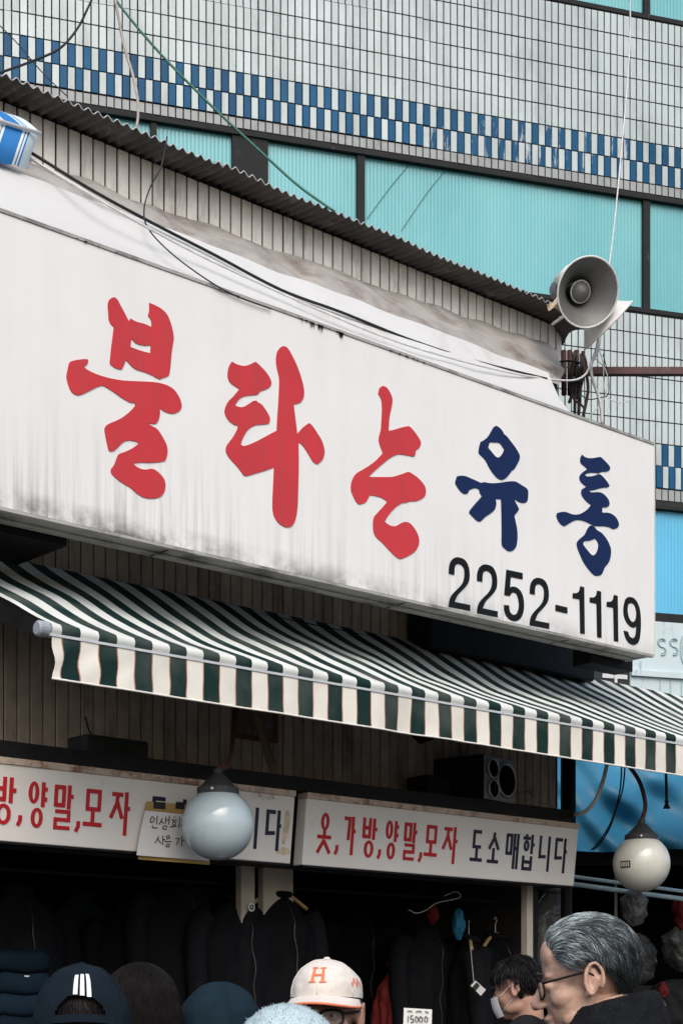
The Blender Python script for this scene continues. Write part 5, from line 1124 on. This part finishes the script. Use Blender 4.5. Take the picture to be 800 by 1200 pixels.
# --- navy cap with three stripes, from behind
Da = 3.35
pa, hw, wl, hz, hl = person(at(96, Da), Da, (-.12, .99), crown(1139, Da), 'person in a navy cap with three white stripes on the back, seen from behind', grp, M['coat_navy'], .0075, R(4))
h, dm, cp = cap_hat(pa, hw, M['navy_cloth'], M['navy_cloth'], M['navy_cloth'], .096, .116, .124, (0, -.012, .010))
for k, (ph0, ph1) in enumerate(((20, 43), (19, 44), (18, 45))):
    q = MB(); q.grid(lambda u_, v_: dm(R(262 + 8.0 * k + 5.2 * u_), R(ph0 + (ph1 - ph0) * v_), .0022), 3, 8); q.build('white_stripe', M['stripe_white'], h)
short_hair(pa, hw, 900, [M['hair_black'], M['hair_dark']], lambda d: Vector((0, -.2, -1)), lambda d: 1 if (d.y < .25 and -.7 < d.z < .9) else 0, .035, .003, .0012, lambda d: 0, M['hair_black'], .004)
# --- woman with long dark hair
Db = 3.9
pb, hw, wl, hz, hl = person(at(166, Db), Db, (.10, .99), crown(1133, Db), 'person with long loose dark hair, seen from behind beside the navy cap', grp, M['coat_black'], .0085)
items = []
for i in range(5200):
    d = Vector((random.gauss(0, 1), random.gauss(0, 1) - .25, abs(random.gauss(0, 1)))).normalized()
    if d.y > .45 and d.z < .75: continue
    pts = []; az = math.atan2(d.y, d.x); L = random.uniform(.28, .42)
    n = 9; ph = math.asin(d.z); arc = .012
    for j in range(n):
        t = j / (n - 1); s_ = t * L; p2 = ph - s_ / .1
        if p2 > -.25: dd = Vector((math.cos(az) * math.cos(p2), math.sin(az) * math.cos(p2), math.sin(p2))); p = skull(dd, .010); last = p; used = s_
        else: p = last + Vector((.010 * math.cos(az) * math.sin(3 * t), -.02 * (s_ - used), -(s_ - used)))
        pts.append(hw(p + Vector((random.uniform(-.002, .002), random.uniform(-.003, .002), 0))))
    items.append((pts, random.choice((0, 0, 0, 1))))
q = MB(); q.grid(lambda u_, v_: hw(skull(Vector((math.cos(2 * math.pi * u_) * math.cos(R(90 - 115 * v_)), math.sin(2 * math.pi * u_) * math.cos(R(90 - 115 * v_)) - (.0 if math.sin(2 * math.pi * u_) < .3 else .25 * v_), math.sin(R(90 - 115 * v_)))), .006)), 32, 14, True)
hb = q.build('hair', M['hair_black'], pb, True); strands('hair_strands', hb, items, [M['hair_black'], mat('hair_brown', (.010, .007, .006), .5, .3, 40, spec=.12)], .0008)
# --- dark teal beret / bucket
Dc = 4.05
pcn, hw, wl, hz, hl = person(at(261, Dc), Dc, (.35, .94), crown(1160, Dc), 'person in a dark blue soft hat, between the navy cap and the white cap', grp, M['coat_navy'], .0085)
def soft(u_, v_, rx=.100, ry=.115, rz=.112, wr=.006):
    th = 2 * math.pi * u_; ph = R(-8) + R(98) * v_; d = Vector((math.cos(th) * math.cos(ph), math.sin(th) * math.cos(ph), math.sin(ph))); k = 1 + wr * 6 * mnoise.noise(d * 2.6) + wr * 3 * mnoise.noise(d * 6)
    return hw((d.x * rx * k, -.012 + d.y * ry * k, .024 + d.z * rz * k))
q = MB(); q.grid(soft, 48, 20, True); hh = q.build('hat', M['beret_cloth'], pcn, True)
q = MB(); q.tube([soft(i / 40, 0) for i in range(41)], .006, 6, False); q.build('band', M['beret_cloth'], hh, True)
for k in range(6):
    q = MB(); q.tube([soft(k / 6 + .03, j / 12) for j in range(13)], .0016, 4); q.build('seam', M['beret_cloth'], hh, True)
short_hair(pcn, hw, 400, [M['hair_black'], M['hair_dark']], lambda d: Vector((0, -.2, -1)), lambda d: 1 if (d.y < .1 and -.6 < d.z < .1) else 0, .03, .005, .0012, lambda d: random.choice((0, 1)), M['hair_black'], .004)
# --- pale blue fuzzy hat
Dd = 2.95
pd_, hw, wl, hz, hl = person(at(336, Dd), Dd, (-.1, .99), crown(1184, Dd), 'person in a fuzzy pale blue hat, in front of the white cap', grp, M['coat_grey'], .0085)
q = MB(); q.grid(lambda a, b_: soft(a, b_, .098, .108, .104, .004), 48, 20, True); hh = q.build('hat', M['fuzzy'], pd_, True)
items = []
for i in range(5200):
    u_, v_ = random.random(), math.asin(random.uniform(.0, 1)) / (math.pi / 2); p = soft(u_, .08 + .92 * v_, .098, .108, .104, .004); cc = hw((0, -.012, .024)); d = (p - cc).normalized(); sd2 = Vector((random.gauss(0, 1), random.gauss(0, 1), random.gauss(0, 1)))
    items.append(([p - d * .001, p + d * .0012 + sd2 * .0008, p + d * .0017 + sd2 * .0016], 0))
strands('fuzz', hh, items, [M['fuzzy']], .0006)
# --- masked person in the shop
Dg = 7.0
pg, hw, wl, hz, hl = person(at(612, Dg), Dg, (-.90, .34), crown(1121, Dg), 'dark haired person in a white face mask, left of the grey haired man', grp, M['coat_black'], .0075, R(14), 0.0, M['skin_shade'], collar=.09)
short_hair(pg, hw, 2400, [M['hair_black'], M['hair_dark']], lambda d: Vector((.1 * d.x, -.2 if d.y < .2 else .5, -1)), lambda d: 0 if ((d.y > .62 and d.z < .5) or (d.z < .1 and d.y > .0) or d.z < -.6) else 1, .05, .010, .0010, lambda d: random.choice((0, 0, 0, 1)), M['hair_black'], .008)
def mk(u_, v_):
    a = R(-62 + 124 * u_); zz = -.018 - .085 * v_; rr = 1 + .05 * math.sin(math.pi * v_)
    return hw((.074 * math.sin(a) * (1 - .25 * v_), .030 + .086 * math.cos(a) * rr * (1 - .10 * v_ ** 2), zz))
q = MB(); q.grid(mk, 20, 10); ms = q.build('face_mask', M['mask'], pg, True)
for s_ in (0, 1):
    q = MB(); sg = -1 if s_ == 0 else 1; q.tube(spline([mk(s_, .15), hw((sg * .082, -.005, .012)), hw((sg * .084, -.03, -.012)), mk(s_, .8)], 4), .0016, 5); q.build('ear_loop', M['mask'], ms, True)
eyes(pg, hw)
